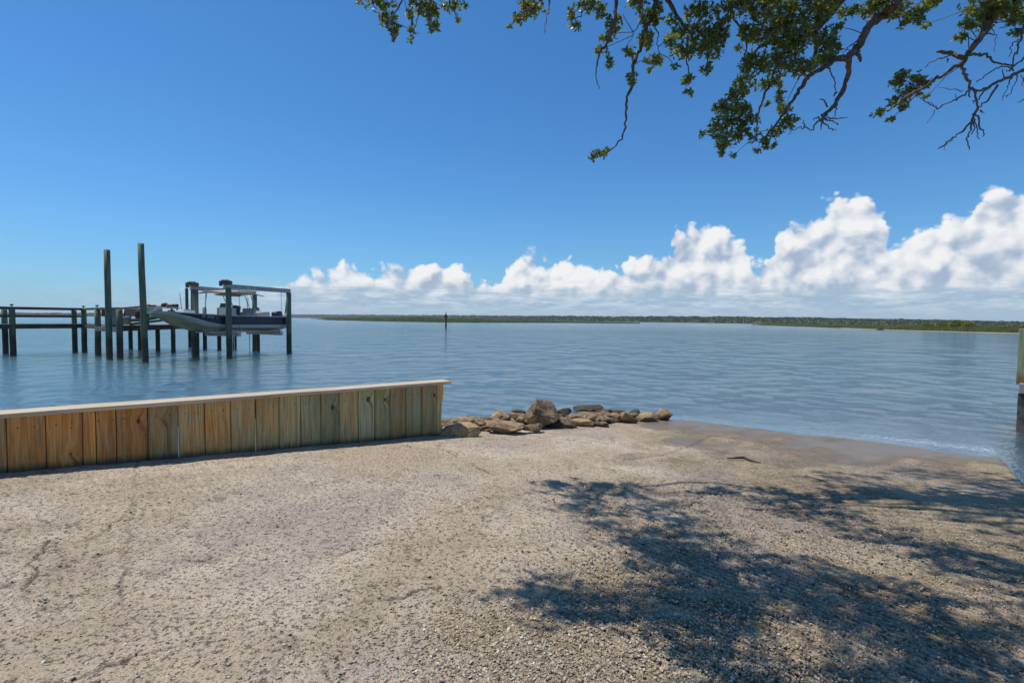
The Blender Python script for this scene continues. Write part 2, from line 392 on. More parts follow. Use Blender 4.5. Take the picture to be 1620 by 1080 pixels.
def m_board(k):
    p = oc(k); x, y, z = k.sep(p)
    tone = k.attr('tone', 'OBJECT'); seed = k.attr('seed', 'OBJECT')
    ku = k.attr('knot_u', 'OBJECT'); kv = k.attr('knot_v', 'OBJECT'); kr = k.attr('knot_r', 'OBJECT')
    ps = k.vm('ADD', p, k.comb(k.m('MULTIPLY', seed, 7.3), k.m('MULTIPLY', seed, 3.1), k.m('MULTIPLY', seed, 5.7)))
    # grain bends round the knots
    kd = k.m('SQRT', k.m('ADD', k.m('POWER', k.m('ABSOLUTE', k.m('SUBTRACT', x, ku)), 2), k.m('POWER', k.m('MULTIPLY', k.m('ABSOLUTE', k.m('SUBTRACT', z, kv)), .7), 2)))
    bend = k.m('MULTIPLY', k.ss(kd, .10, .0), .045)
    wv = k.noise(k.vm('MULTIPLY', ps, (3, 3, 1.2)), 1, 2, .5)
    gx = k.m('ADD', k.m('ADD', x, bend), k.m('MULTIPLY', wv, .05))
    gv = k.comb(k.m('MULTIPLY', gx, 58), k.m('MULTIPLY', seed, 9), k.m('MULTIPLY', z, 1.8))
    g = k.noise(gv, 1, 4, .62, .2)
    g2 = k.noise(k.vm('MULTIPLY', ps, (230, 230, 6)), 1, 2, .5)
    blot = k.noise(k.vm('MULTIPLY', ps, (7, 7, 3.2)), 1, 4, .65, .6)
    green = k.mix(k.ss(g, .36, .66), (.47, .48, .27), (.24, .26, .12))
    orange = k.mix(k.ss(g, .36, .66), (.74, .36, .095), (.46, .17, .035))
    c = k.mix(k.m('ADD', tone, k.m('MULTIPLY', k.m('SUBTRACT', blot, .5), 1.9), clamp=True), orange, green)
    # lower halves weather browner, in ragged tongues
    tongue = k.noise(k.vm('MULTIPLY', ps, (26, 26, 2)), 1, 4, .6)
    low = k.ss(k.m('ADD', z, k.m('MULTIPLY', k.m('SUBTRACT', tongue, .5), .8)), .68, .30)
    c = k.mix(k.m('MULTIPLY', low, .62), c, k.mix(g, (.74, .38, .11), (.42, .19, .045)))
    gray = k.ss(k.noise(k.vm('MULTIPLY', ps, (9, 9, 3)), 1, 3, .6), .52, .70)
    c = k.mix(k.m('MULTIPLY', gray, .30), c, (.55, .46, .38))
    c = k.mix(k.m('MULTIPLY', k.ss(g2, .55, .7), .35), c, (.26, .18, .10))
    mil = k.ss(k.noise(k.vm('MULTIPLY', ps, (13, 13, 2.4)), 1, 5, .7), .55, .72)
    c = k.mix(k.m('MULTIPLY', mil, .5), c, (.17, .15, .085))
    nx = k.m('SUBTRACT', k.m('ABSOLUTE', x), .055)
    nd = k.m('SQRT', k.m('ADD', k.m('MULTIPLY', nx, nx), k.m('POWER', k.m('ABSOLUTE', k.m('SUBTRACT', z, .985)), 2)))
    c = k.mix(k.m('MULTIPLY', k.ss(nd, .009, .005), .8), c, (.06, .035, .02))
    # wet dark foot just above the slab
    foot = k.ss(k.m('ADD', k.m('SUBTRACT', z, k.attr('foot', 'OBJECT')), k.m('MULTIPLY', k.m('SUBTRACT', tongue, .5), .10)), .085, .0)
    c = k.mix(k.m('MULTIPLY', foot, .85), c, (.040, .042, .028))
    # knots
    core = k.ss(k.m('DIVIDE', kd, k.m('MAXIMUM', kr, .0001)), 1.15, .75)
    c = k.mix(k.m('MULTIPLY', core, .88), c, (.06, .025, .012))
    drip = k.m('MULTIPLY', k.ss(k.m('ABSOLUTE', k.m('SUBTRACT', gx, k.m('ADD', ku, .08))), .016, .004), k.m('MULTIPLY', k.ss(k.m('SUBTRACT', z, kv), .02, -.03), k.ss(k.m('SUBTRACT', kv, z), .5, .1)))
    c = k.mix(k.m('MULTIPLY', k.m('MULTIPLY', drip, k.m('GREATER_THAN', kr, .003)), .45), c, (.16, .05, .015))
    sv = k.vor(k.vm('MULTIPLY', ps, (1, .2, .8)), 9.5)
    c = k.mix(k.m('MULTIPLY', k.ss(sv, .085, .05), .6), c, (.11, .05, .025))
    c = k.mix(1, c, k.mix(k.attr('seed', 'OBJECT'), (.66, .66, .64), (1.15, 1.12, 1.06)), 'MULTIPLY')
    return prin(k, c, .78, k.bump(k.m('ADD', g, k.m('MULTIPLY', g2, .4)), .004, .8))
M_BOARD = mat('treated_pine_boards', m_board)

def m_cap(k):
    p = oc(k)
    v = k.vm('MULTIPLY', p, (1.6, 45, 30)); g = k.noise(v, 1, 4, .6, .3)
    b = k.noise(k.vm('MULTIPLY', p, (2, 5, 5)), 1, 3, .6)
    c = k.mix(k.ss(g, .35, .7), (.62, .50, .345), (.40, .30, .19))
    c = k.mix(k.m('MULTIPLY', k.ss(b, .5, .7), .5), c, (.42, .27, .15))
    return prin(k, c, .8, k.bump(g, .004, .7))
M_CAP = mat('bleached_cap_board', m_cap)

def m_pile(k):
    p = gpos(k); x, y, z = k.sep(p)
    g = k.noise(k.vm('MULTIPLY', p, (22, 22, 1.1)), 1, 4, .6)
    c = k.mix(k.ss(g, .38, .66), (.20, .245, .155), (.085, .11, .065))
    c = k.mix(k.m('MULTIPLY', k.ss(k.noise(p, 1.7, 3, .6), .5, .68), .6), c, (.16, .115, .065))
    zz = k.m('ADD', z, k.m('MULTIPLY', k.m('SUBTRACT', k.noise(p, 3.5, 3), .5), .28))
    c = k.mix(k.ss(zz, 1.15, .80), c, (.045, .065, .040))
    c = k.mix(k.ss(zz, .72, .60), c, (.028, .027, .020))
    c = k.mix(k.m('MULTIPLY', k.ss(zz, .12, .02), .7), c, (.10, .09, .06))
    return prin(k, c, k.m('SUBTRACT', .85, k.m('MULTIPLY', k.ss(zz, .7, .5), .3)), k.bump(k.m('ADD', g, k.noise(p, 30, 3)), .02, .8))
M_PILE = mat('creosoted_pile', m_pile)

def simple(name, col, rough=.6, metal=0, var=.25, scale=6, bump=0.0, spec=None):
    def fn(k):
        p = gpos(k); n = k.noise(p, scale, 4, .6)
        c = k.mix(k.ss(n, .35, .7), col, tuple(v * (1 - var) for v in col))
        return prin(k, c, rough, k.bump(k.noise(p, scale * 8, 3), bump, 1) if bump else None, metal, spec)
    return mat(name, fn)
M_DECK = simple('weathered_deck', (.30, .26, .22), .85, var=.4, scale=3, bump=.004)
M_BEAMW = simple('dark_timber', (.105, .10, .08), .85, var=.5, scale=2, bump=.004)
M_GALV = simple('galvanised_steel', (.36, .37, .37), .45, .6, .3, 5)
M_RUST = simple('greasy_motor_steel', (.10, .09, .085), .6, .2, .5, 20, .003)
M_NAVY = simple('navy_gelcoat', (.006, .015, .042), .35, 0, .15, 3)
M_HULLW = simple('white_gelcoat', (.66, .66, .63), .3, 0, .12, 4)
M_HULLB = simple('stained_hull_bottom', (.66, .60, .46), .55, 0, .35, 2.5)
M_SEAT = simple('grey_vinyl', (.38, .39, .42), .5, 0, .15, 5)
M_BLACK = simple('black_plastic', (.025, .025, .027), .4, 0, .2, 8)
M_CANVAS = simple('sand_canvas', (.42, .38, .33), .9, 0, .25, 5, .003)
M_ROPE = simple('steel_cable', (.16, .16, .16), .5, .5)
M_RED = simple('faded_red_paint', (.33, .03, .03), .6, 0, .3, 8)
M_GREY = simple('grey_panel', (.33, .34, .34), .7, 0, .25, 4)
M_TAN = simple('tan_plywood', (.34, .24, .15), .8, 0, .3, 6, .002)
M_ORANGE = simple('orange_fabric', (.45, .16, .07), .85, 0, .3, 12)
M_WHITE = simple('white_plastic', (.72, .72, .70), .45, 0, .12, 6)
M_MAROON = simple('dark_maroon_fabric', (.10, .03, .025), .85, 0, .3, 12)
M_LIME = simple('pale_green_paint', (.34, .40, .20), .6, 0, .35, 4)
M_DKGREEN = simple('dark_green_underside', (.05, .08, .025), .7, 0, .3, 4)
M_BLUEGREY = simple('blue_grey_plastic', (.23, .28, .31), .5, 0, .2, 6)
M_GLASS = simple('tinted_windscreen', (.05, .06, .07), .08, 0, .1, 4)

def m_rock(k):
    p = oc(k); tone = k.attr('tone', 'OBJECT'); seed = k.attr('seed', 'OBJECT')
    ps = k.vm('ADD', p, k.comb(seed, k.m('MULTIPLY', seed, 2.7), seed))
    a = k.noise(ps, 5, 5, .65, .8); b = k.noise(ps, 22, 5, .7); c3 = k.noise(ps, 2.2, 3)
    tan = k.mix(k.ss(a, .4, .62), (.58, .39, .19), (.34, .205, .095))
    drk = k.mix(k.ss(a, .4, .62), (.22, .155, .095), (.055, .042, .028))
    c = k.mix(k.m('ADD', tone, k.m('MULTIPLY', k.m('SUBTRACT', c3, .5), .8), clamp=True), tan, drk)
    c = k.mix(k.m('MULTIPLY', k.ss(b, .56, .68), .75), c, (.045, .04, .03))
    c = k.mix(k.m('MULTIPLY', k.ss(k.noise(ps, 12, 4, .7), .60, .70), .55), c, (.46, .42, .36))
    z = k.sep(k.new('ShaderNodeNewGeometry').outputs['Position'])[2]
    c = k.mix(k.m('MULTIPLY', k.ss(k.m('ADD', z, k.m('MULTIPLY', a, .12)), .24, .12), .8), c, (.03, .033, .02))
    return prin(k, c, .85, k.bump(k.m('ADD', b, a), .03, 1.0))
M_ROCK = mat('shore_rock', m_rock)

def m_bark(k):
    p = gpos(k)
    g = k.noise(k.vm('MULTIPLY', p, (1, 1, 1)), 28, 5, .7, .5); l = k.noise(p, 6, 3, .6)
    c = k.mix(k.ss(g, .4, .62), (.20, .145, .105), (.075, .055, .042))
    c = k.mix(k.m('MULTIPLY', k.ss(l, .52, .66), .6), c, (.26, .235, .205))
    return prin(k, c, .9, k.bump(g, .012, 1.0))
M_BARK = mat('oak_bark', m_bark)
M_DEAD = simple('bleached_dead_wood', (.20, .17, .145), .9, 0, .4, 9, .003)

def leafmat(name, c1, c2, c3, tr, rough=.38, spec=.5):
    def fn(k):
        g = k.new('ShaderNodeNewGeometry'); r = g.outputs['Random Per Island']
        c = k.ramp(r, [(0, c1), (.45, c2), (.9, c3), (.97, tuple(np.array(c3) * np.array((1.7, 1.25, .8)))), (1, (.16, .09, .03))])
        d = prin(k, c, rough, None, 0, spec)
        t = k.new('ShaderNodeBsdfTranslucent'); k.put(t.inputs[0], k.mix(1, c, (2.1, 2.1, .7), 'MULTIPLY'))
        mx = k.new('ShaderNodeMixShader'); mx.inputs[0].default_value = tr
        k.l.new(d, mx.inputs[1]); k.l.new(t.outputs[0], mx.inputs[2]); return mx.outputs[0]
    return mat(name, fn)
M_LEAF = leafmat('oak_leaves', (.10, .155, .036), (.165, .215, .05), (.26, .27, .08), .34)
M_FARW = leafmat('distant_woods', (.080, .120, .064), (.105, .145, .070), (.135, .165, .076), .1, .95, .05)
M_SHRUB = leafmat('marsh_shrub_leaves', (.11, .17, .04), (.22, .25, .06), (.36, .30, .08), .15, .9, .1)
M_GRASS = leafmat('marsh_grass_blades', (.22, .27, .07), (.34, .34, .09), (.42, .36, .12), .1, .9, .1)
M_MUD = simple('marsh_mud', (.12, .10, .065), .9, 0, .4, .05)
M_SAND = simple('sand_spit', (.30, .27, .20), .9, 0, .3, .1)

# ---------------------------------------------------------------- the ramp and the bottom
A2 = at_z(0, 652, .98)[:2]; B2 = at_z(697, 602.5, .98)[:2]       # the timber wall's line
WD = (B2 - A2) / np.linalg.norm(B2 - A2); WN = np.array([-WD[1], WD[0]])      # along it, and out to the water
E1 = at_z(1620, 778, .03)[:2]; E2 = at_z(1585, 728, 0)[:2]       # right edge of the slab
ED = (E2 - E1) / np.linalg.norm(E2 - E1); EN = np.array([ED[1], -ED[0]])
def height(x, y):
    z = plane(x, np.maximum(y, .0))
    z = np.minimum(z, .62)
    z = np.where(z < 0, z * 1.5, z)
    dl = (x - B2[0]) * WN[0] + (y - B2[1]) * WN[1]
    dl2 = dl - .035
    z = np.where(dl2 > 0, np.maximum(z - .04 - .42 * dl2, -1.6), z)
    dr = (x - E1[0]) * EN[0] + (y - E1[1]) * EN[1]
    z = np.where(dr > 0, np.maximum(np.minimum(z, .0) - .07 - .04 * dr, -1.6), z)
    return z, dl, dr
def polydist(x, y, pts):
    d = np.full(x.shape, 9.0)
    for a, b in zip(pts[:-1], pts[1:]):
        ab = b - a; t = np.clip(((x - a[0]) * ab[0] + (y - a[1]) * ab[1]) / (ab @ ab), 0, 1)
        d = np.minimum(d, np.hypot(x - a[0] - t * ab[0], y - a[1] - t * ab[1]))
    return d
CRACKS = [([(218, 716), (216, 735), (212, 772), (206, 830), (196, 900), (192, 960)], .010, .4),
          ([(78, 852), (64, 872), (50, 890), (58, 908), (36, 938), (50, 958), (32, 1005), (18, 1050), (5, 1080)], .008, .9),
          ([(212, 806), (190, 820), (160, 842), (130, 856)], .005, .8),
          ([(60, 1085), (110, 1072), (200, 1045), (300, 1016), (380, 998), (430, 984), (452, 972), (500, 962), (560, 955), (612, 946), (700, 925)], .010, .95),
          ([(420, 1004), (445, 992), (470, 975)], .012, .7),
          ([(390, 1050), (430, 1022), (455, 1012)], .010, .6),
          ([(690, 706), (722, 722), (748, 736), (782, 752)], .012, .55),
          ([(1122, 690), (1098, 702), (1068, 712), (1040, 722), (985, 727)], .02, .5),
          ([(600, 858), (560, 868), (520, 880), (470, 874)], .006, .6)]
def build_ramp():
    rr = [.3]
    while rr[-1] < 1.2: rr.append(rr[-1] * 1.02)
    while rr[-1] < 13.5: rr.append(rr[-1] * (1.0034 if rr[-1] < 4.5 else 1.0068))
    rr = np.array(rr); th = np.concatenate([np.linspace(R(-95), R(-49.5), 120), np.linspace(R(-49), R(52), 760), np.linspace(R(52.5), R(95), 110)])
    r2, t2 = np.meshgrid(rr, th, indexing='ij'); x = r2 * np.sin(t2); y = r2 * np.cos(t2)
    z, dl, dr = height(x, y)
    # groove coordinates run along the slope
    s = x * .78 + y * .62; q = x * .62 - y * .78
    land = (dl < .03) & (dr < 0)
    und = (fbm(x * .9, y * .9, 3, 3) - .5) * .035 * sst(z, .02, .12) + (fbm(x * 1.7, y * 1.7, 19, 3) - .5) * .030 * sst(z, .13, .04)
    rough = (fbm(x * 9, y * 9, 5, 4, .6) - .5) * .012
    gm = np.clip(sst(fbm(x * .7 + 4, y * .7, 31, 3), .38, .58) + sst(x, .9, 1.7) * sst(y, 4.2, 3.2), 0, 1) * np.clip(.12 + sst(x, -.2, 1.8), 0, 1) * sst(fbm(x * 4, y * 4, 71, 3), .26, .46) * sst(y, 6.0, 4.2)
    gs = s + .035 * (fbm(q * 1.2, s * .7, 9, 2) - .5)
    gr = (np.abs(((gs / .050) % 1) - .5) * 2) ** 1.1 * gm * sst(z, .03, .08)
    gr = gr * (.5 + vn(q * 9, np.floor(gs / .050 + .5) * 3, 8))
    cr = np.zeros_like(x)
    for pts, w, a in CRACKS:
        pp = [at_g(*p)[:2] for p in pts]
        jx = x + (fbm(x * 14, y * 14, 41, 3) - .5) * .07; jy = y + (fbm(x * 14 + 9, y * 14, 47, 3) - .5) * .07
        dd = polydist(jx, jy, pp); wv = w * 1.9 * (.35 + 1.1 * fbm(x * 5, y * 5, 53, 2))
        cr = np.maximum(cr, a * sst(dd, wv, wv * .3) * sst(fbm(x * 3, y * 3, 57, 3), .28, .45))
    # pits and spalls
    pit = sst(fbm(x * 11, y * 15, 61, 3, .6), .64, .76) * sst(fbm(x * 1.3, y * 1.3, 63, 2), .35, .6)
    agg = sst(.42 * fbm(x * .9, y * .9, 67, 4, .6) + .16 * (x - .2) - .045 * (y - 3.2) + .12 * sst(y, 3.4, 2.2), .16, .48)
    agg = np.clip(agg, .05, 1) * (1 - .55 * gm * sst(x, .9, 1.6))
    # the worn upper slab by the rocks stands a little proud with a clean tip
    wetn = .5 * fbm(x * 1.5, y * 1.5, 77, 4, .55) + .5 * fbm(q * 2.6, s * .8, 79, 4, .55) + .25 * (fbm(q * .8, s * .4, 83, 2) - .5)
    wet = sst(z, .160 + .45 * (wetn - .5), .050 + .42 * (wetn - .5)) * (dl < .5)
    film = sst(z, .105 + .42 * (wetn - .5), .000 + .34 * (wetn - .5))
    zz = z + np.where(land, und * (1 - .3 * film) + rough * (1 - .8 * film) - gr * .026 - cr * .012 - pit * .006 * (1 - film), rough)
    stain = sst(x, .2, 1.8) * .8 + .25
    me = mesh_np('boat_ramp', np.stack([x, y, zz], -1), grid_faces(*x.shape)[:, ::-1], M_RAMP, True,
                 {'agg': agg, 'wet': wet, 'film': film, 'crack': np.clip(cr + pit * .35 + gr * .95, 0, 1), 'stain': stain})
    return tag(link('boat_ramp', me), kind='structure')
build_ramp()

def build_bottom():
    xs = np.concatenate([np.linspace(-90, -16, 20), np.arange(-15.5, 16, .3), np.linspace(17, 90, 20)])
    ys = np.concatenate([np.linspace(-70, -13, 14), np.arange(-12, 16, .3), np.linspace(17, 60, 12)])
    y, x = np.meshgrid(ys, xs, indexing='ij')
    z, dl, dr = height(x, y)
    z = z - .075 + (fbm(x * .8, y * .8, 5, 3) - .5) * np.where((dl > .3) | (dr > .2), .12, .0)
    me = mesh_np('seabed', np.stack([x, y, z], -1), grid_faces(*x.shape), M_LAND, True)
    tag(link('seabed', me), kind='structure')
build_bottom()

def build_water():
    rr = [4.0]
    while rr[-1] < 70: rr.append(rr[-1] * 1.011)
    while rr[-1] < 9000: rr.append(rr[-1] * 1.09)
    rr = np.array(rr)
    th = np.concatenate([np.linspace(R(-56), R(56), 620), np.linspace(R(60), R(300), 50)])
    r2, t2 = np.meshgrid(rr, th, indexing='ij'); x = r2 * np.sin(t2); y = r2 * np.cos(t2)
    z = np.zeros_like(x); g = np.random.default_rng(3)
    hb, dl, dr = height(x, y)
    dep = np.where(r2 > 30, 1.6, np.maximum(-hb, 0))
    shal = sst(dep, .0, .28)
    for i in range(46):
        lam = .22 * (1.075 ** i); ang = g.normal(-1.95, .95); kx, ky = math.cos(ang), math.sin(ang); ph = g.uniform(0, 6.28)
        amp = .0024 * lam ** (.85 if lam < 1 else .1) * g.uniform(.5, 1.3)
        spac = r2 * .011
        fade = sst(lam / spac, 2.2, 5.0)
        w = 2 * np.pi / lam * (x * kx + y * ky) + ph
        z += amp * fade * (np.sin(w + .6 * np.sin(w * .37 + i))) * (0.25 + .75 * shal)
    z *= (.6 + .8 * fbm(x * .12, y * .2, 88, 3)) * np.where(r2 > 70, 0, 1)
    # a low wavelet running along the edge of the ramp
    sh = sst(dep, .0, .03) * sst(dep, .10, .045)
    z += .004 * sh * sst(fbm(x * .6, y * .6, 90, 2), .35, .6)
    murk = np.clip(sst(dep, .0, .62) ** .8, .0, 1) * 1.0
    foam = (sst(dep, .018, .03) * sst(dep, .055, .035) * sst(x, 5.2, 6.3)) * .9 + .18 * (sst(dep, .004, .008) * sst(dep, .02, .012))
    calm = .30 + .70 * sst(dep, .015, .35)
    me = mesh_np('water', np.stack([x, y, z], -1), grid_faces(*x.shape, wrap=True)[:, ::-1], M_WATER, True, {'murk': murk, 'foam': foam, 'calm': calm})
    tag(link('water', me), kind='structure')
build_water()

def sphere_template(n=1):
    t = (1 + 5 ** .5) / 2
    V = [(-1, t, 0), (1, t, 0), (-1, -t, 0), (1, -t, 0), (0, -1, t), (0, 1, t), (0, -1, -t), (0, 1, -t), (t, 0, -1), (t, 0, 1), (-t, 0, -1), (-t, 0, 1)]
    Fs = [(0, 11, 5), (0, 5, 1), (0, 1, 7), (0, 7, 10), (0, 10, 11), (1, 5, 9), (5, 11, 4), (11, 10, 2), (10, 7, 6), (7, 1, 8), (3, 9, 4), (3, 4, 2), (3, 2, 6), (3, 6, 8), (3, 8, 9), (4, 9, 5), (2, 4, 11), (6, 2, 10), (8, 6, 7), (9, 8, 1)]
    V = [np.array(v) / np.linalg.norm(v) for v in V]
    for _ in range(n):
        c = {}; F2 = []
        def mid(a, b):
            kk = (min(a, b), max(a, b))
            if kk not in c: m = V[a] + V[b]; V.append(m / np.linalg.norm(m)); c[kk] = len(V) - 1
            return c[kk]
        for a, b, d in Fs:
            ab, bd, da = mid(a, b), mid(b, d), mid(d, a); F2 += [(a, ab, da), (b, bd, ab), (d, da, bd), (ab, bd, da)]
        Fs = F2
    return np.array(V), np.array(Fs)

def build_pebbles():
    n = 30000
    u = RNG.uniform(size=(n * 3, 2)); r = 1.7 * (5.2 / 1.7) ** (u[:, 0] ** 1.1); t = R(-46) + R(94) * u[:, 1]
    x = r * np.sin(t); y = r * np.cos(t); z, dl, dr = height(x, y)
    agg = sst(.42 * fbm(x * .9, y * .9, 67, 4, .6) + .16 * (x - .2) - .045 * (y - 3.2) + .12 * sst(y, 3.4, 2.2), .16, .48)
    keep = (RNG.uniform(size=n * 3) < (.08 + .95 * agg) * (1 - .6 * sst(x, .8, 1.6))) & (dl < -.05) & (dr < -.05) & (z > .05)
    x, y, z = x[keep][:n], y[keep][:n], z[keep][:n]; n = len(x)
    T, Fs = sphere_template(0)
    z = z + (fbm(x * .9, y * .9, 3, 3) - .5) * .035 * sst(z, .02, .12) + (fbm(x * 9, y * 9, 5, 4, .6) - .5) * .012
    sz = np.exp(RNG.normal(math.log(.0050), .38, n)).clip(.0028, .012)
    a = RNG.uniform(0, 6.28, n); el = RNG.uniform(.55, 1, n); fl = RNG.uniform(.25, .6, n); tl = RNG.normal(0, .35, (n, 2))
    P = T[None] * (1 + RNG.normal(0, .16, (n, 12, 1)))
    px = P[..., 0] * sz[:, None]; py = P[..., 1] * (sz * el)[:, None]; pz = P[..., 2] * (sz * fl)[:, None]
    pz = pz + px * tl[:, :1] + py * tl[:, 1:]
    X = px * np.cos(a)[:, None] - py * np.sin(a)[:, None] + x[:, None]; Y = px * np.sin(a)[:, None] + py * np.cos(a)[:, None] + y[:, None]
    Z = pz + (z + sz * .12)[:, None]
    me = mesh_np('shell_pebbles', np.stack([X, Y, Z], -1), (np.arange(n)[:, None, None] * 12 + Fs[None]).reshape(-1, 3), M_PEB, True)
    tag(link('shell_pebbles', me), 'pale shells and pebbles embedded in the worn concrete ramp', 'pebbles', kind='stuff')
build_pebbles()

# ---------------------------------------------------------------- the timber wall
def wall_s(px, py=None):                               # distance along the wall seen at a pixel column
    d = ray(px, 640); # wall plane through A2, B2 (vertical)
    t = ((A2 @ WN)) / (d[0] * WN[0] + d[1] * WN[1]); p = d[:2] * t
    return float((p - A2) @ WD)
def build_wall():
    ang = math.atan2(WD[1], WD[0]); zb = -.15
    root = empty('timber_bulkhead', (A2[0], A2[1], 0), 'low bulkhead wall of upright treated boards under a pale cap board', 'wall', rz=ang)
    ed = [10, 72, 130, 151, 183, 233, 281, 323, 364, 403, 440, 474, 506, 535, 565, 591, 615, 640, 665, 689, 698]
    S = [wall_s(p) for p in ed]
    left = [S[0]]
    while left[-1] > -3.4: left.append(left[-1] - .235 - .004 * random.random())
    S = left[:0:-1] + S; ns = len(left) - 1
    tones = {10: .10, 72: -.1, 130: .0, 151: -.3, 183: -.15, 233: .55, 281: .42, 323: .3, 364: .5, 403: .5, 440: .75, 474: .85, 506: .8, 535: .6, 565: 1.2, 591: .95, 615: .6, 640: .85, 665: .7, 689: .6}
    knots = {183: (.05, .80, .018), 506: (.03, .76, .022), 565: (.02, .82, .026), 591: (.03, .80, .017), 665: (.07, .80, .02), 72: (.04, .55, .008), 233: (-.02, .8, .006)}
    for i in range(len(S) - 1):
        a, b = S[i], S[i + 1]; key = ed[i - ns] if i >= ns else None
        gl = .003; gr = .003
        if key == 233: gr = .003
        if key == 281: gl = .003
        if key == 364: gr = .0045
        if key == 403: gl = .0055
        w = b - a - gl - gr; top = .935
        th = .038; hw = w / 2
        off = random.uniform(-.004, .004)
        V = []
        for zz in (zb, top):
            V += [(-hw, off - th, zz), (-hw + .006, off - th - .006, zz), (hw - .006, off - th - .006, zz), (hw, off - th, zz), (hw, off, zz), (-hw, off, zz)]
        V = [(x_, y_, z_ - zb) for x_, y_, z_ in V]
        if key == 689:                                  # the last board is a rough, wavy edge
            V = []
            zs = np.linspace(zb, top, 9)
            for zi in zs:
                e = hw + .012 * math.sin(zi * 9) + random.uniform(-.006, .006)
                V += [(-hw, off - th, zi - zb), (-hw + .004, off - th - .004, zi - zb), (e - .004, off - th - .004, zi - zb), (e, off - th, zi - zb), (e, off, zi - zb), (-hw, off, zi - zb)]
            Fs = [(0, 5, 4, 3, 2, 1), tuple(48 + j for j in range(6))]
            for L in range(8):
                for j in range(6): Fs.append((L * 6 + j, L * 6 + (j + 1) % 6, L * 6 + 6 + (j + 1) % 6, L * 6 + 6 + j))
        else:
            Fs = [(0, 5, 4, 3, 2, 1), (6, 7, 8, 9, 10, 11)] + [(j, (j + 1) % 6, 6 + (j + 1) % 6, 6 + j) for j in range(6)]
        me = bpy.data.meshes.new('board'); me.from_pydata(V, [], Fs); me.materials.append(M_BOARD)
        o = link('board', me, root, (a + gl + hw, 0, zb))
        sm = (a + b) / 2; g_ = A2 + WD * sm
        o['foot'] = float(plane(g_[0], g_[1]) - zb)
        o['tone'] = float(tones.get(key, .3)); o['seed'] = random.random()
        ku, kv, kr = knots.get(key, (0, 5, .0001)); o['knot_u'] = float(ku); o['knot_v'] = float(kv - zb); o['knot_r'] = float(kr)
    slits = (281, 403)
    for i, s_ in enumerate(S[1:-1]):
        if i + 1 >= ns and ed[i + 1 - ns] in slits: continue
        me = bpy.data.meshes.new('added_seam_strip'); mb = MB(); mb.box((0, 0, .52), (.05, .014, .80)); me.from_pydata(mb.v, [], mb.f); me.materials.append(M_BEAMW); link('added_seam_strip', me, root, (s_, .0125, 0))  # added dark strip behind each seam, shuts out daylight so the joint reads dark
    s1 = wall_s(709)
    def sub(name, mb, m, bevel=0):
        me = bpy.data.meshes.new(name); me.from_pydata(mb.v, [], mb.f); me.materials.append(m); o = link(name, me, root)
        if bevel: bv = o.modifiers.new('bevel', 'BEVEL'); bv.width = bevel; bv.segments = 2
        return o
    # cap board, built with a slightly uneven edge
    n = 60; V = []; ss_ = np.linspace(-3.5, s1, n)
    for i, s in enumerate(ss_):
        j = (vn(s * 1.7, .5, 3) - .5) * .006
        for (yy, zz) in ((-.088, .938), (-.088, .976), (.155, .980), (.155, .940)): V.append((s, yy + j, zz + j))
    Fs = [(i * 4 + k_, (i + 1) * 4 + k_, (i + 1) * 4 + (k_ + 1) % 4, i * 4 + (k_ + 1) % 4) for i in range(n - 1) for k_ in range(4)] + [(0, 1, 2, 3), ((n - 1) * 4 + 3, (n - 1) * 4 + 2, (n - 1) * 4 + 1, (n - 1) * 4)]
    mb = MB(); mb.v = V; mb.f = Fs; sub('cap_board', mb, M_CAP, .004)
    for z_ in (.80,):
        mb = MB(); mb.box(((s1 - 3.5) / 2 - .08, .054, z_), (s1 + 3.3, .06, .20)); sub('wale', mb, M_BEAMW)
    for s in np.arange(-3.0, s1 - .8, 1.3):
        mb = MB(); mb.box((s + .3, .14, .30), (.14, .14, 1.26)); sub('back_post', mb, M_PILE)
build_wall()

# ---------------------------------------------------------------- rocks at the foot of the ramp
def rock(x0, y0, x1, y1, tone, label, back=0.0, shape=(1, 1), flat=False, seed=0, rot=0, grounded=True):
    c = at_g((x0 + x1) / 2, y1); D = c[1] + back
    sc = D / F; w = (x1 - x0) * sc / 2 * 1.22; h = (y1 - y0) * sc / 2 * 1.16
    ctr = at_d((x0 + x1) / 2, (y0 + y1) / 2 + (y1 - y0) * .10, D)
    T, Fs = sphere_template(4); g = np.random.default_rng(seed)
    P = T.copy()
    for _ in range(16):                                 # broken faces
        nrm = g.normal(size=3); nrm /= np.linalg.norm(nrm); lim = g.uniform(.42, .80); dd = P @ nrm
        P = np.where((dd > lim)[:, None], P - (dd - lim)[:, None] * nrm * .96, P)
    P = P * (1 + (n3(T * 1.6 + seed, seed, 3) - .5)[:, None] * .5 + (n3(T * 6 + seed, seed + 4, 4, .6) - .5)[:, None] * .26)
    if shape[0] != 1: P[:, 0] *= 1 - (shape[0] - 1) * np.clip(P[:, 2:3].ravel(), -.6, 1)
    P[:, 2] += P[:, 0] * rot
    P = P / np.abs(P).max(0)
    dep = max(w * .62, h * .9)
    me = mesh_np('rock', P * np.array([w, dep, h]), Fs, M_ROCK, True)
    o = link('rock', me, None, tuple(ctr)); o['tone'] = float(tone); o['seed'] = float(seed * 1.37 % 5)
    return tag(o, label, 'rock', 'rocks along the edge of the ramp')
rock(702, 668, 758, 690, .25, 'long low brown rock touching the end of the timber wall', seed=3, rot=.35, back=.1)
rock(716, 655, 748, 672, .55, 'thin dark brown slab behind the long rock next to the timber wall', seed=4, rot=.2, back=.4)
rock(762, 649, 812, 673, .15, 'pointed tan slab leaning just left of the big upright boulder', seed=7, shape=(1.3, 1), back=.28)
rock(766, 665, 831, 684, .62, 'flat grey-brown slab lying low beneath the pointed tan slab', seed=8, rot=-.1, back=.05)
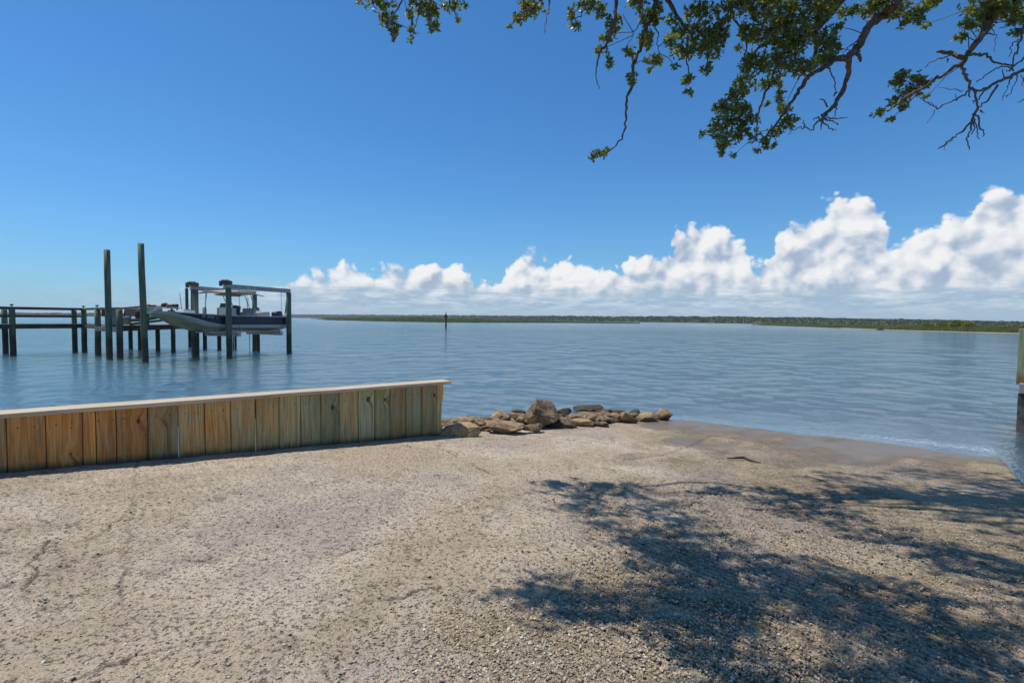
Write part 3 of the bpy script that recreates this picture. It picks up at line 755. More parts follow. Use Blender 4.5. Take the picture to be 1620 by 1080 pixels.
rock(800, 652, 836, 668, .7, 'dark slab wedged between the pointed slab and the big boulder', seed=10, rot=-.3, back=.3)
rock(811, 645, 834, 658, .95, 'small black rock peeping out behind the left side of the big boulder', seed=12, back=.6)
rock(823, 628, 880, 678, .68, 'big upright brown and grey boulder, the tallest of the rocks', seed=21, shape=(1.32, 1), back=.15)
rock(862, 656, 908, 679, .85, 'dark crusted rock at the right foot of the big boulder', seed=22, back=.2)
rock(880, 644, 908, 658, .9, 'small black rock just right of and behind the big boulder', seed=23, back=.7)
rock(899, 637, 949, 655, .8, 'long dark brown rock sloping up to the right, highest after the boulder', seed=24, rot=.25, back=.75)
rock(912, 650, 976, 668, .72, 'grey-green flat rock below the long dark sloping rock', seed=25, rot=-.12, back=.3)
rock(908, 659, 940, 675, .1, 'small pale tan rock at the concrete edge below the grey-green rock', seed=27, rot=-.3, back=.08)
rock(938, 643, 968, 658, .45, 'brown rock between the long dark rock and the yellowish wedge rock', seed=28, back=.55)
rock(960, 644, 988, 660, .2, 'orange-brown rock behind the yellowish wedge rock', seed=29, back=.5)
rock(974, 649, 1006, 669, -.15, 'smooth yellowish wedge rock at the concrete edge', seed=31, rot=-.35, back=.12)
rock(996, 647, 1014, 660, 1.0, 'small round black rock between the yellowish rocks', seed=32, back=.45)
rock(1008, 652, 1040, 668, .0, 'yellow-tan rock just left of the rock nearest the water', seed=34, back=.15)
rock(1030, 645, 1062, 666, .02, 'tan rock nearest the water at the right end of the row', seed=35, rot=.15, back=.2)
rock(830, 668, 862, 684, .5, 'low mossy stone at the foot of the big boulder', seed=37, back=.02)
rock(936, 664, 968, 675, .9, 'flat dark stone at the concrete edge left of the yellowish wedge rock', seed=38, back=.05)

def build_rubble():
    g = np.random.default_rng(9); T, Fs = sphere_template(2); V = []; Fo = []
    P0 = at_g(700, 684); P1_ = at_g(1062, 664); u = (P1_ - P0)
    for i in range(420):
        t = g.uniform(0, 1); p = P0 + u * t + np.array([*(WN * g.uniform(.04, .45)), 0]); z, _, _ = height(np.array(p[0]), np.array(p[1]))
        P = T.copy()
        for _k in range(6):
            nr = g.normal(size=3); nr /= np.linalg.norm(nr); dd = P @ nr; lim = g.uniform(.45, .8); P = np.where((dd > lim)[:, None], P - (dd - lim)[:, None] * nr, P)
        hz_ = g.uniform(-.06, .11) * min(1, 1.6 - t * 1.1) ; s_ = g.uniform(.04, .12); a = g.uniform(0, 6.28); P = P * (s_ * g.uniform(.8, 1.6), s_, s_ * g.uniform(.4, .8))
        X = P[:, 0] * math.cos(a) - P[:, 1] * math.sin(a); Y = P[:, 0] * math.sin(a) + P[:, 1] * math.cos(a)
        V.append(np.stack([X + p[0], Y + p[1], P[:, 2] + plane(p[0], p[1]) + hz_], -1)); Fo.append(Fs + i * len(T))
    o = link('rubble', mesh_np('rubble', np.concatenate(V), np.concatenate(Fo), M_ROCK, True)); o['tone'] = .6; o['seed'] = 2.0
    tag(o, 'small dark stones and oyster rubble packed between the shore rocks', 'rubble', kind='stuff')
build_rubble()

# stick on the ramp
def build_stick():
    P = [at_g(x, y) + np.array([0, 0, .018]) for x, y in ((1150, 726.5), (1162, 728), (1176, 728), (1186, 730), (1204, 734))]
    P[2][2] += .018; P[1][2] += .012
    base = P[2].copy(); V, Fs = tube([p - base for p in P], [.006, .013, .017, .013, .006], 8)
    me = bpy.data.meshes.new('driftwood_stick'); me.from_pydata([tuple(v) for v in V], [], Fs); me.materials.append(M_BLACKWOOD)
    tag(link('driftwood_stick', me, None, tuple(base)), 'dark wet stick lying alone on the damp edge of the ramp', 'stick')
    P = [at_g(x, y) + np.array([0, 0, .012]) for x, y in ((1272, 753), (1286, 757), (1300, 761), (1311, 765))]
    base = P[1].copy(); V, Fs = tube([p - base for p in P], [.003, .006, .006, .003], 6)
    me = bpy.data.meshes.new('driftwood_stick'); me.from_pydata([tuple(v) for v in V], [], Fs); me.materials.append(M_BLACKWOOD)
    tag(link('driftwood_stick', me, None, tuple(base)), 'thin dark twig lying straight on the ramp beside the tree shadow', 'stick')
M_BLACKWOOD = simple('wet_driftwood', (.05, .038, .03), .5, 0, .3, 20, .003)
build_stick()

def build_leaf_litter():
    n = 160; u = RNG.uniform(size=(n, 2)); r = 1.8 * (6.5 / 1.8) ** u[:, 0]; t = R(-44) + R(84) * u[:, 1]
    V = []; Fs = []
    for i in range(n):
        x = r[i] * math.sin(t[i]); y = r[i] * math.cos(t[i]); z, dl, dr = height(np.array(x), np.array(y))
        if dl > -.15 or z < .1: continue
        a = random.uniform(0, 6.28); L = random.uniform(.006, .013); w = L * random.uniform(.3, .5); b = len(V)
        z = float(z) + .010 + float((fbm(np.array(x * .9), np.array(y * .9), 3, 3) - .5) * .035)
        for (p, q, h) in ((-L, 0, 0), (0, -w, .004), (L, 0, .003), (0, w, .004), (0, 0, -.001)):
            V.append((x + p * math.cos(a) - q * math.sin(a), y + p * math.sin(a) + q * math.cos(a), z + h))
        Fs += [(b, b + 1, b + 4), (b + 1, b + 2, b + 4), (b + 2, b + 3, b + 4), (b + 3, b, b + 4)]
    me = mesh_np('leaf_litter', np.array(V), np.array(Fs), M_LITTER)
    tag(link('leaf_litter', me), 'small dead brown leaves scattered over the concrete ramp', 'leaf litter', kind='stuff')
M_LITTER = leafmat('dead_leaves', (.20, .11, .05), (.28, .17, .08), (.14, .09, .05), .1)
build_leaf_litter()

# ---------------------------------------------------------------- neighbour's bulkhead at the right edge
def build_right():
    p0 = at_z(1607, 681, 0); base = p0.copy()
    root = empty('neighbour_bulkhead', tuple(base), 'green treated post over a dark bulkhead wall in the water at the right edge', 'wall')
    dr = np.array([.62, -.78, 0])                        # the wall comes back along the ramp
    bk = np.array([.77, .64, 0])
    def q(s, t, z): return base + dr * s + bk * t + np.array([0, 0, z])
    mb = MB()
    T = at_d(1616, 522, p0[1] + .25)
    T = at_d(1623, 521, p0[1] + .15); mb.box((T[0], T[1], .8 + (T[2] - .8) / 2), (.16, .16, T[2] - .78), math.atan2(dr[1], dr[0])); mb.build('post', M_GPOST, root, bevel=.008)
    for i in range(9):
        mb = MB(); mb.box(tuple(q(.12 + i * .245, .06, -.1)), (.24, .06 + .012 * (i % 2), 1.5), math.atan2(dr[1], dr[0])); mb.build('sheet_board', M_BULK, root)
    mb = MB(); mb.box(tuple(q(1.17, .02, .74)), (2.3, .12, .17), math.atan2(dr[1], dr[0])); mb.build('wale', M_GREY, root, bevel=.006)
    for i in range(8):
        mb = MB(); mb.box(tuple(q(.04, .15 + i * .245, -.1)), (.06, .24, 1.5), math.atan2(dr[1], dr[0])); mb.build('sheet_board', M_BULK, root)
def m_gpost(k):
    p = gpos(k); z = k.sep(p)[2]
    g = k.noise(k.vm('MULTIPLY', p, (40, 40, 2)), 1, 4, .6)
    c = k.mix(k.ss(g, .4, .65), (.34, .38, .22), (.20, .23, .12))
    c = k.mix(k.ss(k.m('ADD', z, k.m('MULTIPLY', g, .2)), 1.15, .95), c, (.28, .13, .05))
    return prin(k, c, .8, k.bump(g, .004))
M_BULK = simple('stained_bulkhead', (.15, .14, .11), .85, 0, .75, 7, .01)
M_GPOST = mat('pale_green_post', m_gpost)
build_right()

# ---------------------------------------------------------------- dock piles and pier
PILE_T, PILE_F = None, None
def pile_mesh(z0, z1, r, lean=(0, 0)):
    P = []; rad = []
    for i in range(7):
        t = i / 6; P.append((lean[0] * t + random.uniform(-.006, .006), lean[1] * t, z0 + (z1 - z0) * t)); rad.append(r * (1.06 - .10 * t) * random.uniform(.985, 1.015))
    V, Fs = tube(P, rad, 12); me = bpy.data.meshes.new('pile'); me.from_pydata([tuple(v) for v in V], [], Fs)
    me.polygons.foreach_set('use_smooth', [len(f) == 4 for f in Fs]); me.materials.append(M_PILE); return me
def tall_pile(px, py, tpx, tpy, label):
    b = at_z(px, py, 0); t = at_d(tpx, tpy, b[1])
    me = pile_mesh(-1.4, t[2], .115, (t[0] - b[0], 0))
    me.name = 'mooring_pile'; o = link('mooring_pile', me, None, (b[0], b[1], 0)); tag(o, label, 'piling', 'tall mooring piles beside the boat')
tall_pile(173.5, 568, 169, 395, 'tall bare wooden pile standing in the water, the left and shorter one')
tall_pile(231, 573, 222.5, 385, 'tall bare wooden pile at the bow of the boat, the right and taller one')

class Grp:
    """a thing: an Empty whose parts are built in world coordinates"""
    def __init__(s, name, loc, label, cat, group=None):
        s.e = empty(name, tuple(float(v) for v in loc), label, cat, group); s.l = np.array(loc, float)
    def mb(s, name, mb, m, **kw): return mb.build(name, m, s.e, **kw)
    def me(s, name, me, loc): return link(name, me, s.e, tuple(np.array(loc, float) - s.l))

def build_pier():
    g = Grp('pier', at_z(134, 557), 'long timber pier on dark piles with a two-rail railing, left of the boat', 'pier')
    def pile(px, py, top, r=.11, name='pile'):
        b = at_z(px, py); b[2] = 0
        o = g.me(name, pile_mesh(-1.4, top, r), b); return b
    # walkway pairs leaving the frame on the left
    n0, f0 = at_z(21, 562), at_z(9, 560); n1, f1 = at_z(134, 557), at_z(119, 557)
    step = n1 - n0
    RZ = 2.14; DZ = 1.40
    near = [n0 - step * i for i in (3, 2, 1)] + [n0, n1]; far = [f0 - step * i for i in (3, 2, 1)] + [f0, f1]
    for p in near:
        g.me('pile', pile_mesh(-1.4, RZ - .03, .115), (p[0], p[1], 0))
    for p in far:
        g.me('pile', pile_mesh(-1.4, RZ - .06, .11), (p[0], p[1], 0))
    for p in (near[3], near[4], at_z(155.5, 563)):       # small lamps on the post tops
        mb = MB(); mb.tube([(p[0], p[1], RZ + .0), (p[0], p[1], RZ + .12)], .018, 6); mb.tube([(p[0], p[1], RZ + .11), (p[0], p[1], RZ + .17)], [.07, .05], 8)
        g.mb('post_cap_lamp', mb, M_BLACK)
    c1 = at_z(155.5, 563); c2 = at_z(190, 567)
    for p in (c1, c2): g.me('pile', pile_mesh(-1.4, RZ - .02, .12, (.04, 0)), (p[0] - .02, p[1], 0))
    def rail(a, b, z, w, h, name, m=M_BEAMW, off=0):
        mb = MB(); mb.bar((a[0], a[1] - off, z), (b[0], b[1] - off, z), w, h); g.mb(name, mb, m, bevel=.006)
    rail(near[0], n1, RZ, .14, .11, 'top_rail'); rail(near[0], n1, 1.78, .05, .09, 'mid_rail', off=.1)
    rail(far[0], f1, RZ - .02, .14, .09, 'top_rail'); rail(far[0], f1, 1.76, .05, .09, 'mid_rail')
    rail(near[0], n1, DZ - .1, .06, .18, 'stringer', off=.13); rail(far[0], f1, DZ - .12, .06, .18, 'stringer')
    rail(n1, c1, RZ, .14, .10, 'top_rail'); rail(n1, c1, DZ - .1, .06, .16, 'stringer')
    rail(c1, c2, RZ, .14, .10, 'top_rail'); rail(c1, c2, DZ - .16, .06, .20, 'stringer', M_DECK, .12)
    e2 = at_d(240, 483.5, 21.6)
    mb = MB(); mb.bar((c2[0], c2[1], RZ), tuple(at_d(236, 484, 24.5)), .12, .08); g.mb('top_rail', mb, M_TAN)
    # decking
    mb = MB(); a = np.array(near[0][:2]); fa = np.array(far[0][:2]); L = np.linalg.norm(n1[:2] - a); u = (n1[:2] - a) / L
    vdir = (fa - a); nb = int(L / .15)
    for i in range(nb):
        p = a + u * (i + .5) * .15; c = p + vdir * .5; mb.box((c[0], c[1], DZ + random.uniform(-.003, .003)), (.14, np.linalg.norm(vdir) + .3, .04), math.atan2(u[1], u[0]))
    o = g.mb('deck_boards', mb, M_DECK); o['kind'] = 'stuff'
    # the wide head of the pier beyond the tall piles and behind the boat
    H = [at_z(207, 552), at_z(222, 553), at_z(250, 555), at_z(274.5, 557), at_z(324.5, 552), at_z(347, 553), at_z(371.5, 553), at_z(408, 556.5), at_z(301, 550)]
    tops = [1.3, 1.3, 1.3, 1.3, 2.34, 2.33, 2.33, 2.33, 1.3]
    for p, t in zip(H, tops): g.me('pile', pile_mesh(-1.4, t, .105), (p[0], p[1], 0))
    poly = [c1[:2] + (-.1, .2), c2[:2] + (.1, .1), H[3][:2] + (.15, -.2), at_z(300, 558)[:2] + (-1.2, .9), H[6][:2] + (.2, -.3), H[7][:2] + (0, .1), H[7][:2] + (-.9, .9), H[4][:2] + (-.6, .8), H[0][:2] + (-.5, .3), n1[:2] + (0, .1)]
    # planks clipped to the deck outline
    mb = MB(); P = np.array(poly); ux = np.array([.38, .925]); uy = np.array([-.925, .38])
    s_ = P @ ux; t_ = P @ uy
    tt = t_.min()
    while tt < t_.max():
        xs = []
        for i in range(len(P)):
            j = (i + 1) % len(P); ta, tb = t_[i] - tt - .07, t_[j] - tt - .07
            if ta * tb < 0: xs.append(s_[i] + (s_[j] - s_[i]) * ta / (ta - tb))
        xs.sort()
        for a_, b_ in zip(xs[::2], xs[1::2]):
            c = ux * (a_ + b_) / 2 + uy * (tt + .07); mb.box((c[0], c[1], 1.40), (b_ - a_, .135, .04), math.atan2(ux[1], ux[0]))
        tt += .145
    o = g.mb('deck_boards', mb, M_DECK); o['kind'] = 'stuff'
    rail(c2, H[3], 1.27, .07, .2, 'stringer'); rail(H[0], H[3], 1.27, .07, .18, 'stringer'); rail(H[3], H[6], 1.27, .07, .18, 'stringer'); rail(H[0], H[4], 1.27, .07, .18, 'stringer'); rail(H[6], H[7], 1.27, .07, .18, 'stringer')
    rail(c1, H[0], 1.25, .07, .18, 'stringer')
build_pier()

def build_clutter():
    dz = 1.422
    def P(px, D): d = at_d(px, 500, D); return np.array([d[0], d[1], dz])
    # grey panel leaning by the near corner, red board beside it
    p = P(181.5, 22.6); mb = MB(); mb.box((0, 0, .345), (.33, .30, .69), .3); mb.box((0, 0, .70), (.37, .34, .03), .3)
    me = mb.build('grey_locker', M_GREY, bevel=.01); me.location = p; tag(me, 'upright grey locker on the pier corner behind the left tall pile', 'locker')
    p = P(166, 23.6); e = Grp('red_sign_board', p, 'red board fixed on the pier just left of the left tall pile', 'sign')
    mb = MB(); mb.box(tuple(p + (0, 0, .56)), (.26, .04, .34), .2); e.mb('board', mb, M_RED, bevel=.005)
    mb = MB(); mb.box(tuple(p + (0, .05, .36)), (.06, .06, .72), .2); e.mb('stake', mb, M_BEAMW)
    p = P(198, 24.0); mb = MB(); mb.box((0, 0, .17), (.36, .30, .34), .1); mb.box((0, 0, .355), (.39, .33, .04), .1)
    me = mb.build('storage_box', M_BLUEGREY, bevel=.02); me.location = p; tag(me, 'blue-grey plastic box with a lid on the pier between the two tall piles', 'box')
    # work table with plywood front
    p = P(214, 24.6); e = Grp('work_table', p, 'tan plywood work table with splayed legs on the pier between the tall piles', 'table')
    mb = MB(); mb.box(tuple(p + (0, 0, .76)), (1.0, .5, .05), .1); e.mb('tabletop', mb, M_WHITE, bevel=.006)
    mb = MB(); mb.box(tuple(p + (.05, -.18, .57)), (.72, .04, .32), .1); e.mb('apron', mb, M_TAN)
    for sx in (-1, 1):
        for sy in (-1, 1):
            mb = MB(); mb.bar(tuple(p + (sx * .34, sy * .18, .72)), tuple(p + (sx * .42, sy * .22, 0)), .05); e.mb('leg', mb, M_BEAMW)
    p2 = P(218, 24.0); T, Fs = sphere_template(2); V = T * (1 + (n3(T * 2, 5, 3)[:, None] - .5) * .6) * (.13, .11, .24)
    tag(link('dark_bag', mesh_np('dark_bag', V, Fs, M_MAROON, True), None, tuple(p2 + (0, 0, .34 + .12))), 'dark maroon bag propped before the tan work table', 'bag')
    # long pale green board along the dock edge
    a, b = at_d(193, 507, 22.3), at_d(253, 501.5, 22.6); g = Grp('green_skiff', (a + b) / 2 * (1, 1, 0) + (0, 0, 1.42), 'long low pale green hull lying on the dock edge beneath the boat bow', 'skiff')
    n = 14; V = []; Fs = []
    for i in range(n):
        t = i / (n - 1); c = a + (b - a) * t; w = .26 * (1 - abs(2 * t - 1) ** 3) + .03; zt = c[2] + .02 + .05 * abs(2 * t - 1) ** 2
        for yy, zz in ((-w, zt), (-w * .8, zt - .09), (0, zt - .13), (w * .8, zt - .09), (w, zt), (w * .75, zt - .03), (0, zt - .06), (-w * .75, zt - .03)): V.append((c[0], c[1] + yy, zz))
    for i in range(n - 1):
        for j in range(8): Fs.append((i * 8 + j, i * 8 + (j + 1) % 8, i * 8 + 8 + (j + 1) % 8, i * 8 + 8 + j))
    mb = MB(); mb.v = [tuple(v) for v in V]; mb.f = Fs; g.mb('hull', mb, M_LIME)
    mb = MB(); mb.bar(tuple(a + (.35, .0, -.16)), tuple(b + (.1, 0, -.14)), .12, .09); g.mb('keel_beam', mb, M_DKGREEN)
    # cluttered white bench with cushions
    p = P(258, 24.4); e = Grp('gear_bench', p, 'low white bench heaped with brown, orange and white gear behind the bow', 'bench')
    mb = MB(); mb.box(tuple(p + (-.15, 0, .82)), (1.6, .5, .05), .1); e.mb('seat', mb, M_WHITE, bevel=.006)
    mb = MB(); mb.box(tuple(p + (-.25, -.2, .64)), (.65, .06, .3), .1); e.mb('front_panel', mb, M_WHITE)
    for sx in (-.85, .55):
        for sy in (-.2, .2): mb = MB(); mb.bar(tuple(p + (sx, sy, .80)), tuple(p + (sx, sy, 0)), .06); e.mb('leg', mb, M_BEAMW)
    g2 = np.random.default_rng(5)
    items = [(-.78, .12, M_ORANGE, 'orange cushion at the left end of the white bench'), (-.5, .09, M_MAROON, 'maroon cushion lying flat on the white bench'),
             (-.15, .06, M_TAN, 'tan folded cloth in the middle of the white bench'), (.12, .17, M_MAROON, 'tall dark bundle on the white bench'),
             (.38, .12, M_ORANGE, 'orange bundle on the white bench beside the dark one'), (.60, .14, M_BLACK, 'black bundle at the right end of the white bench')]
    for sx, hh, m_, lb in items:
        T, Fs = sphere_template(2); V = np.sign(T) * np.abs(T) ** .75 * (1 + (n3(T * 2.5 + sx, 5, 3)[:, None] - .5) * .5) * (.15, .13, hh * .6)
        nm = 'cushion' if 'cushion' in lb else 'bundle'
        tag(link(nm, mesh_np(nm, V, Fs, m_, True), None, tuple(p + (sx, g2.uniform(-.08, .08),   .845 + hh * .55))), lb, nm, 'gear heaped on the white bench')
    for sx, m_, lb in ((-.55, M_MAROON, 'maroon bag stowed under the left of the white bench'), (.02, M_MAROON, 'dark bag stowed under the middle of the white bench'), (.32, M_WHITE, 'white jug stowed under the white bench'), (.48, M_TAN, 'tan sack stowed under the right of the white bench')):
        T, Fs = sphere_template(2); V = np.sign(T) * np.abs(T) ** .8 * (1 + (n3(T * 2.5 + sx, 5, 3)[:, None] - .5) * .4) * (.11, .1, .13)
        tag(link('bag', mesh_np('bag', V, Fs, m_, True), None, tuple(p + (sx, -.30 if sx < .1 else 0, .58))), lb, 'bag', 'things stowed under the white bench')
build_clutter()

# ---------------------------------------------------------------- boat lift
NL = at_z(363, 566); NRt = at_z(457.5, 559); FL = at_z(309.5, 564.5); FR = at_z(403.5, 556)
def build_lift():
    g = Grp('boat_lift', (NL + FR) / 2, 'four-post boat lift with overhead steel beams and motors around the navy boat', 'boat lift')
    for p, z in ((NL, 3.12), (NRt, 3.06), (FL, 3.04), (FR, 3.04)):
        g.me('post', pile_mesh(-1.4, z, .125 if p is not FL else .16), (p[0], p[1], 0))
    for a, b, za in ((NL, NRt, 3.18), (FL, FR, 3.11)):
        u = (b - a) / np.linalg.norm(b - a)
        # an I beam of three plates
        A_, B_ = a - u * .25, b + u * .12
        mb = MB()
        mb.bar((A_[0], A_[1], za), (B_[0], B_[1], za - .02), .02, .16)
        mb.bar((A_[0], A_[1], za + .09), (B_[0], B_[1], za + .07), .12, .02); mb.bar((A_[0], A_[1], za - .09), (B_[0], B_[1], za - .11), .12, .02)
        g.mb('top_beam', mb, M_GALV)
        mb = MB(); c = A_ + u * .10
        mb.tube([tuple(c + (-.16, 0, za + .22)), tuple(c + (.10, .04, za + .22))], [.085, .085], 10)
        mb.box(tuple(c + (-.02, 0, za + .13)), (.34, .2, .10), .3); mb.box(tuple(c + (-.20, .0, za + .12)), (.10, .22, .22), .3); mb.tube([tuple(c + (.16, -.1, za + .16)), tuple(c + (.16, .12, za + .16))], .10, 10)
        g.mb('motor', mb, M_RUST, bevel=.006)
        for t in (.16, .86):
            q = a + (b - a) * t; ins = np.array([-.925, .38, 0]) * (.0 if a is NL else 0)
            mb = MB(); mb.tube([(q[0], q[1], za - .1), (q[0] + ins[0], q[1] + ins[1], 1.10)], .010, 5); g.mb('cable', mb, M_ROPE)
    c = FL - np.array([.32, .05, 0])
    mb = MB(); mb.bar((c[0], c[1], 1.3), (c[0], c[1], 3.1), .09, .09); g.mb('conduit_post', mb, M_BLACK)
    mb = MB(); mb.box((c[0] + .06, c[1] - .1, 2.0), (.22, .12, .3), .2); mb.box((c[0] + .35, c[1] - .1, 1.92), (.5, .05, .06), .2); g.mb('switch_box', mb, M_GALV, bevel=.006)
    for t in (.16, .86):
        a = NL + (NRt - NL) * t; b = FL + (FR - FL) * t
        mb = MB(); mb.bar((a[0], a[1], 1.02), (b[0], b[1], 1.02), .16, .15); mb.bar((a[0], a[1], 1.105), (b[0], b[1], 1.105), .22, .02); g.mb('cradle_beam', mb, M_GALV)
    for s in (.3, .7):
        a = NL + (FL - NL) * s; b = NRt + (FR - NRt) * s; a = a + (a - b) * .12
        mb = MB(); mb.bar((a[0], a[1], 1.14), (b[0], b[1], 1.14), .14, .05); g.mb('bunk', mb, M_WHITE)
    mb = MB(); q = FR + np.array([-.14, -.5, 0]); mb.tube([(q[0] + .1, q[1], 1.1), (q[0] + .12, q[1], -.1)], .02, 6); g.mb('guide_rod', mb, M_WHITE)
    q = NL + np.array([.22, -.02, 0]); mb = MB(); mb.tube([(q[0], q[1], 1.1), (q[0] + .02, q[1], -.2)], .018, 6); g.mb('guide_rod', mb, M_WHITE)
build_lift()

# ---------------------------------------------------------------- boat
def build_boat():
    u = (NRt - NL) / np.linalg.norm(NRt - NL); out = np.array([u[1], -u[0], 0])       # out = towards the camera side
    C = (NL + FL) / 2 + 0; C = NL - out * 1.27
    g = Grp('bay_boat', (C[0], C[1], 1.15), 'navy and white bay boat hoisted on the lift, with a canvas top', 'boat')
    def Q(t, w, z): p = C + u * t + out * w; return (p[0], p[1], z)
    T = np.array([-2.62, -2.45, -2.2, -1.9, -1.55, -1.2, -.85, -.4, .1, .8, 1.7, 2.6, 3.55])
    sheer = np.interp(T, [-2.62, -1.5, 0, 3.6], [2.05, 1.985, 1.905, 1.87])
    blue = np.interp(T, [-2.62, -2.1, -1.6, -1.1, -.55, .2, 3.6], [2.02, 1.98, 1.86, 1.70, 1.54, 1.48, 1.46]); blue = np.minimum(blue, sheer - .04)
    chine = np.interp(T, [-2.62, -2.2, -1.5, -1, -.3, .4, 3.6], [1.97, 1.88, 1.64, 1.46, 1.36, 1.33, 1.31])
    keel = np.interp(T, [-2.62, -2.2, -1.85, -1.55, -1.15, -.8, -.2, 3.6], [1.91, 1.77, 1.60, 1.41, 1.27, 1.19, 1.13, 1.14])
    ws = np.interp(T, [-2.62, -2.45, -2.0, -1.2, 0, 3.6], [.25, .48, .80, 1.02, 1.12, 1.09])
    wb = ws * np.interp(T, [-2.6, 0, 3.6], [.93, .965, .97]); wc = ws * np.interp(T, [-2.6, -1, 0, 3.6], [.75, .86, .92, .94])
    def strip(name, rows, m, closed_end=None, smooth=True):
        V = []; Fs = []; nr = len(rows)
        for sgn in (1, -1):
            b = len(V)
            for i in range(len(T)):
                for (w, z) in rows: V.append(Q(T[i], sgn * w[i], z[i]))
            for i in range(len(T) - 1):
                for j in range(nr - 1): Fs.append((b + i * nr + j, b + i * nr + j + 1, b + (i + 1) * nr + j + 1, b + (i + 1) * nr + j))
        n1 = len(T) * nr                                  # bow and stern closures
        for i in (0, len(T) - 1):
            for j in range(nr - 1): Fs.append((i * nr + j, i * nr + j + 1, n1 + i * nr + j + 1, n1 + i * nr + j))
        mb = MB(); mb.v = V; mb.f = Fs; return g.mb(name, mb, m, smooth=False)
    strip('topsides', [(ws, sheer - .045), (wb, blue)], M_NAVY)
    strip('boot_stripe', [(wb + .004, blue), (wb * .985, blue - .055), (wc, chine)], M_HULLW)
    zero = ws * 0 + .02
    strip('bottom', [(wc, chine), (wc * .55, chine * .35 + keel * .65), (zero, keel)], M_HULLB)
    strip('rub_rail', [(ws, sheer - .045), (ws + .025, sheer - .03), (ws + .02, sheer), (ws - .14, sheer + .004), (ws - .15, sheer - .03)], M_HULLW)
    # inner deck
    V = []; Fs = []
    for i in range(len(T)): V += [Q(T[i], max(ws[i] - .14, .02), sheer[i] - (.02 if T[i] < -.9 else .28)), Q(T[i], -max(ws[i] - .14, .02), sheer[i] - (.02 if T[i] < -.9 else .28))]
    for i in range(len(T) - 1): Fs.append((2 * i, 2 * i + 1, 2 * i + 3, 2 * i + 2))
    mb = MB(); mb.v = V; mb.f = Fs; g.mb('deck', mb, M_HULLW)
    V = []; Fs = []
    for i in range(len(T)):
        for sg in (1, -1): V += [Q(T[i], sg * max(ws[i] - .14, .02), sheer[i]), Q(T[i], sg * max(ws[i] - .14, .02), sheer[i] - (.02 if T[i] < -.9 else .28))]
    for i in range(len(T) - 1):
        for k_ in (0, 2): Fs.append((4 * i + k_, 4 * i + k_ + 1, 4 * i + 5 + k_, 4 * i + 4 + k_))
    mb = MB(); mb.v = V; mb.f = Fs; g.mb('gunwale_liner', mb, M_HULLW)
    rz = math.atan2(u[1], u[0])
    def bx(name, t, w, z, size, m, tilt=None, bevel=.03):
        mb = MB(); mb.box(Q(t, w, z), size, rz, tilt); return g.mb(name, mb, m, bevel=bevel)
    con = bx('console', .95, 0, 1.93, (.5, .55, .66), M_HULLW, (0, .08))
    bx('windscreen', .80, 0, 2.33, (.03, .62, .28), M_GLASS, (0, .35), .005)
    mb = MB(); wheel = [Q(1.36, .16 * math.cos(a), 2.22 + .16 * math.sin(a)) for a in np.linspace(0, 2 * math.pi, 15)]; mb.tube(wheel, .013, 6, False); g.mb('steering_wheel', mb, M_BLACK)
    seat = bx('leaning_seat', 1.95, 0, 1.88, (.45, .7, .36), M_SEAT, None, .06); bx('seat_back', 2.12, 0, 2.12, (.10, .8, .28), M_SEAT, (0, .15), .03)
    bx('helm_seat', 1.5, -.1, 2.15, (.26, .3, .45), M_BLACK, (0, .1), .03)
    bx('cooler', 2.75, -.1, 1.86, (.95, .7, .46), M_SEAT, (0, -.1), .10); bx('cooler_lid', 2.8, -.45, 2.13, (.5, .4, .08), M_HULLW, None, .02)
    bx('bow_seat', -1.1, 0, 2.03, (.5, .6, .12), M_HULLW, None, .03)
    # canvas top: slightly domed sheet on a bent frame
    n1, n2 = 9, 7; V = []
    for lay in (0, 1):
        for i in range(n1):
            for j in range(n2):
                a = i / (n1 - 1); b = j / (n2 - 1) * 2 - 1
                V.append(Q(.05 + a * 2.2, b * .85, 3.0 + .11 * (1 - (2 * a - 1) ** 2) - .10 * b * b - .04 * a - lay * .035))
    gf = grid_faces(n1, n2); N = n1 * n2
    Fs = [tuple(f) for f in gf] + [tuple(N + k_ for k_ in f[::-1]) for f in gf]
    rim = [i * n2 for i in range(n1)] + [(n1 - 1) * n2 + j for j in range(1, n2)] + [i * n2 + n2 - 1 for i in range(n1 - 2, -1, -1)] + [j for j in range(n2 - 2, 0, -1)]
    for a_, b_ in zip(rim, rim[1:] + rim[:1]): Fs.append((a_, b_, N + b_, N + a_))
    mb = MB(); mb.v = V; mb.f = Fs; g.mb('canvas_top', mb, M_CANVAS, smooth=True)
    T2, F2 = sphere_template(3); V2 = T2 * (1 + (n3(T2 * 2, 3, 3)[:, None] - .5) * .5) * (.62, .5, .07)
    rm = np.array([[u[0], out[0], 0], [u[1], out[1], 0], [0, 0, 1]])
    me = mesh_np('stowed_canvas', V2 @ rm.T, F2, M_CANVAS, True); g.me('stowed_canvas', me, Q(1.0, 0, 2.86))
    for sw in (-.72, .72):
        for t0, t1 in ((.45, .30), (1.25, 1.75), (1.6, 2.0)):
            mb = MB(); mb.tube([Q(t0, sw, 2.93), Q((t0 + t1) / 2, sw, 2.4), Q(t1, sw, 1.72)], .018, 6); g.mb('frame_tube', mb, M_GALV)
    # motor, shallow-water pole, rod, rails
    bx('outboard', 3.85, 0, 1.96, (.50, .36, .36), M_BLACK, (0, -.15), .10); bx('outboard_leg', 3.9, 0, 1.45, (.18, .12, .8), M_BLACK, (0, -.1), .03)
    mb = MB(); mb.tube([Q(3.62, .82, 1.35), Q(3.62, .80, 2.05)], .035, 6); mb.build('anchor_pole_foot', M_WHITE, g.e)
    mb = MB(); mb.tube([Q(3.62, .80, 1.95), Q(3.72, .82, 2.83)], .028, 6); g.mb('anchor_pole', mb, M_BLACK)
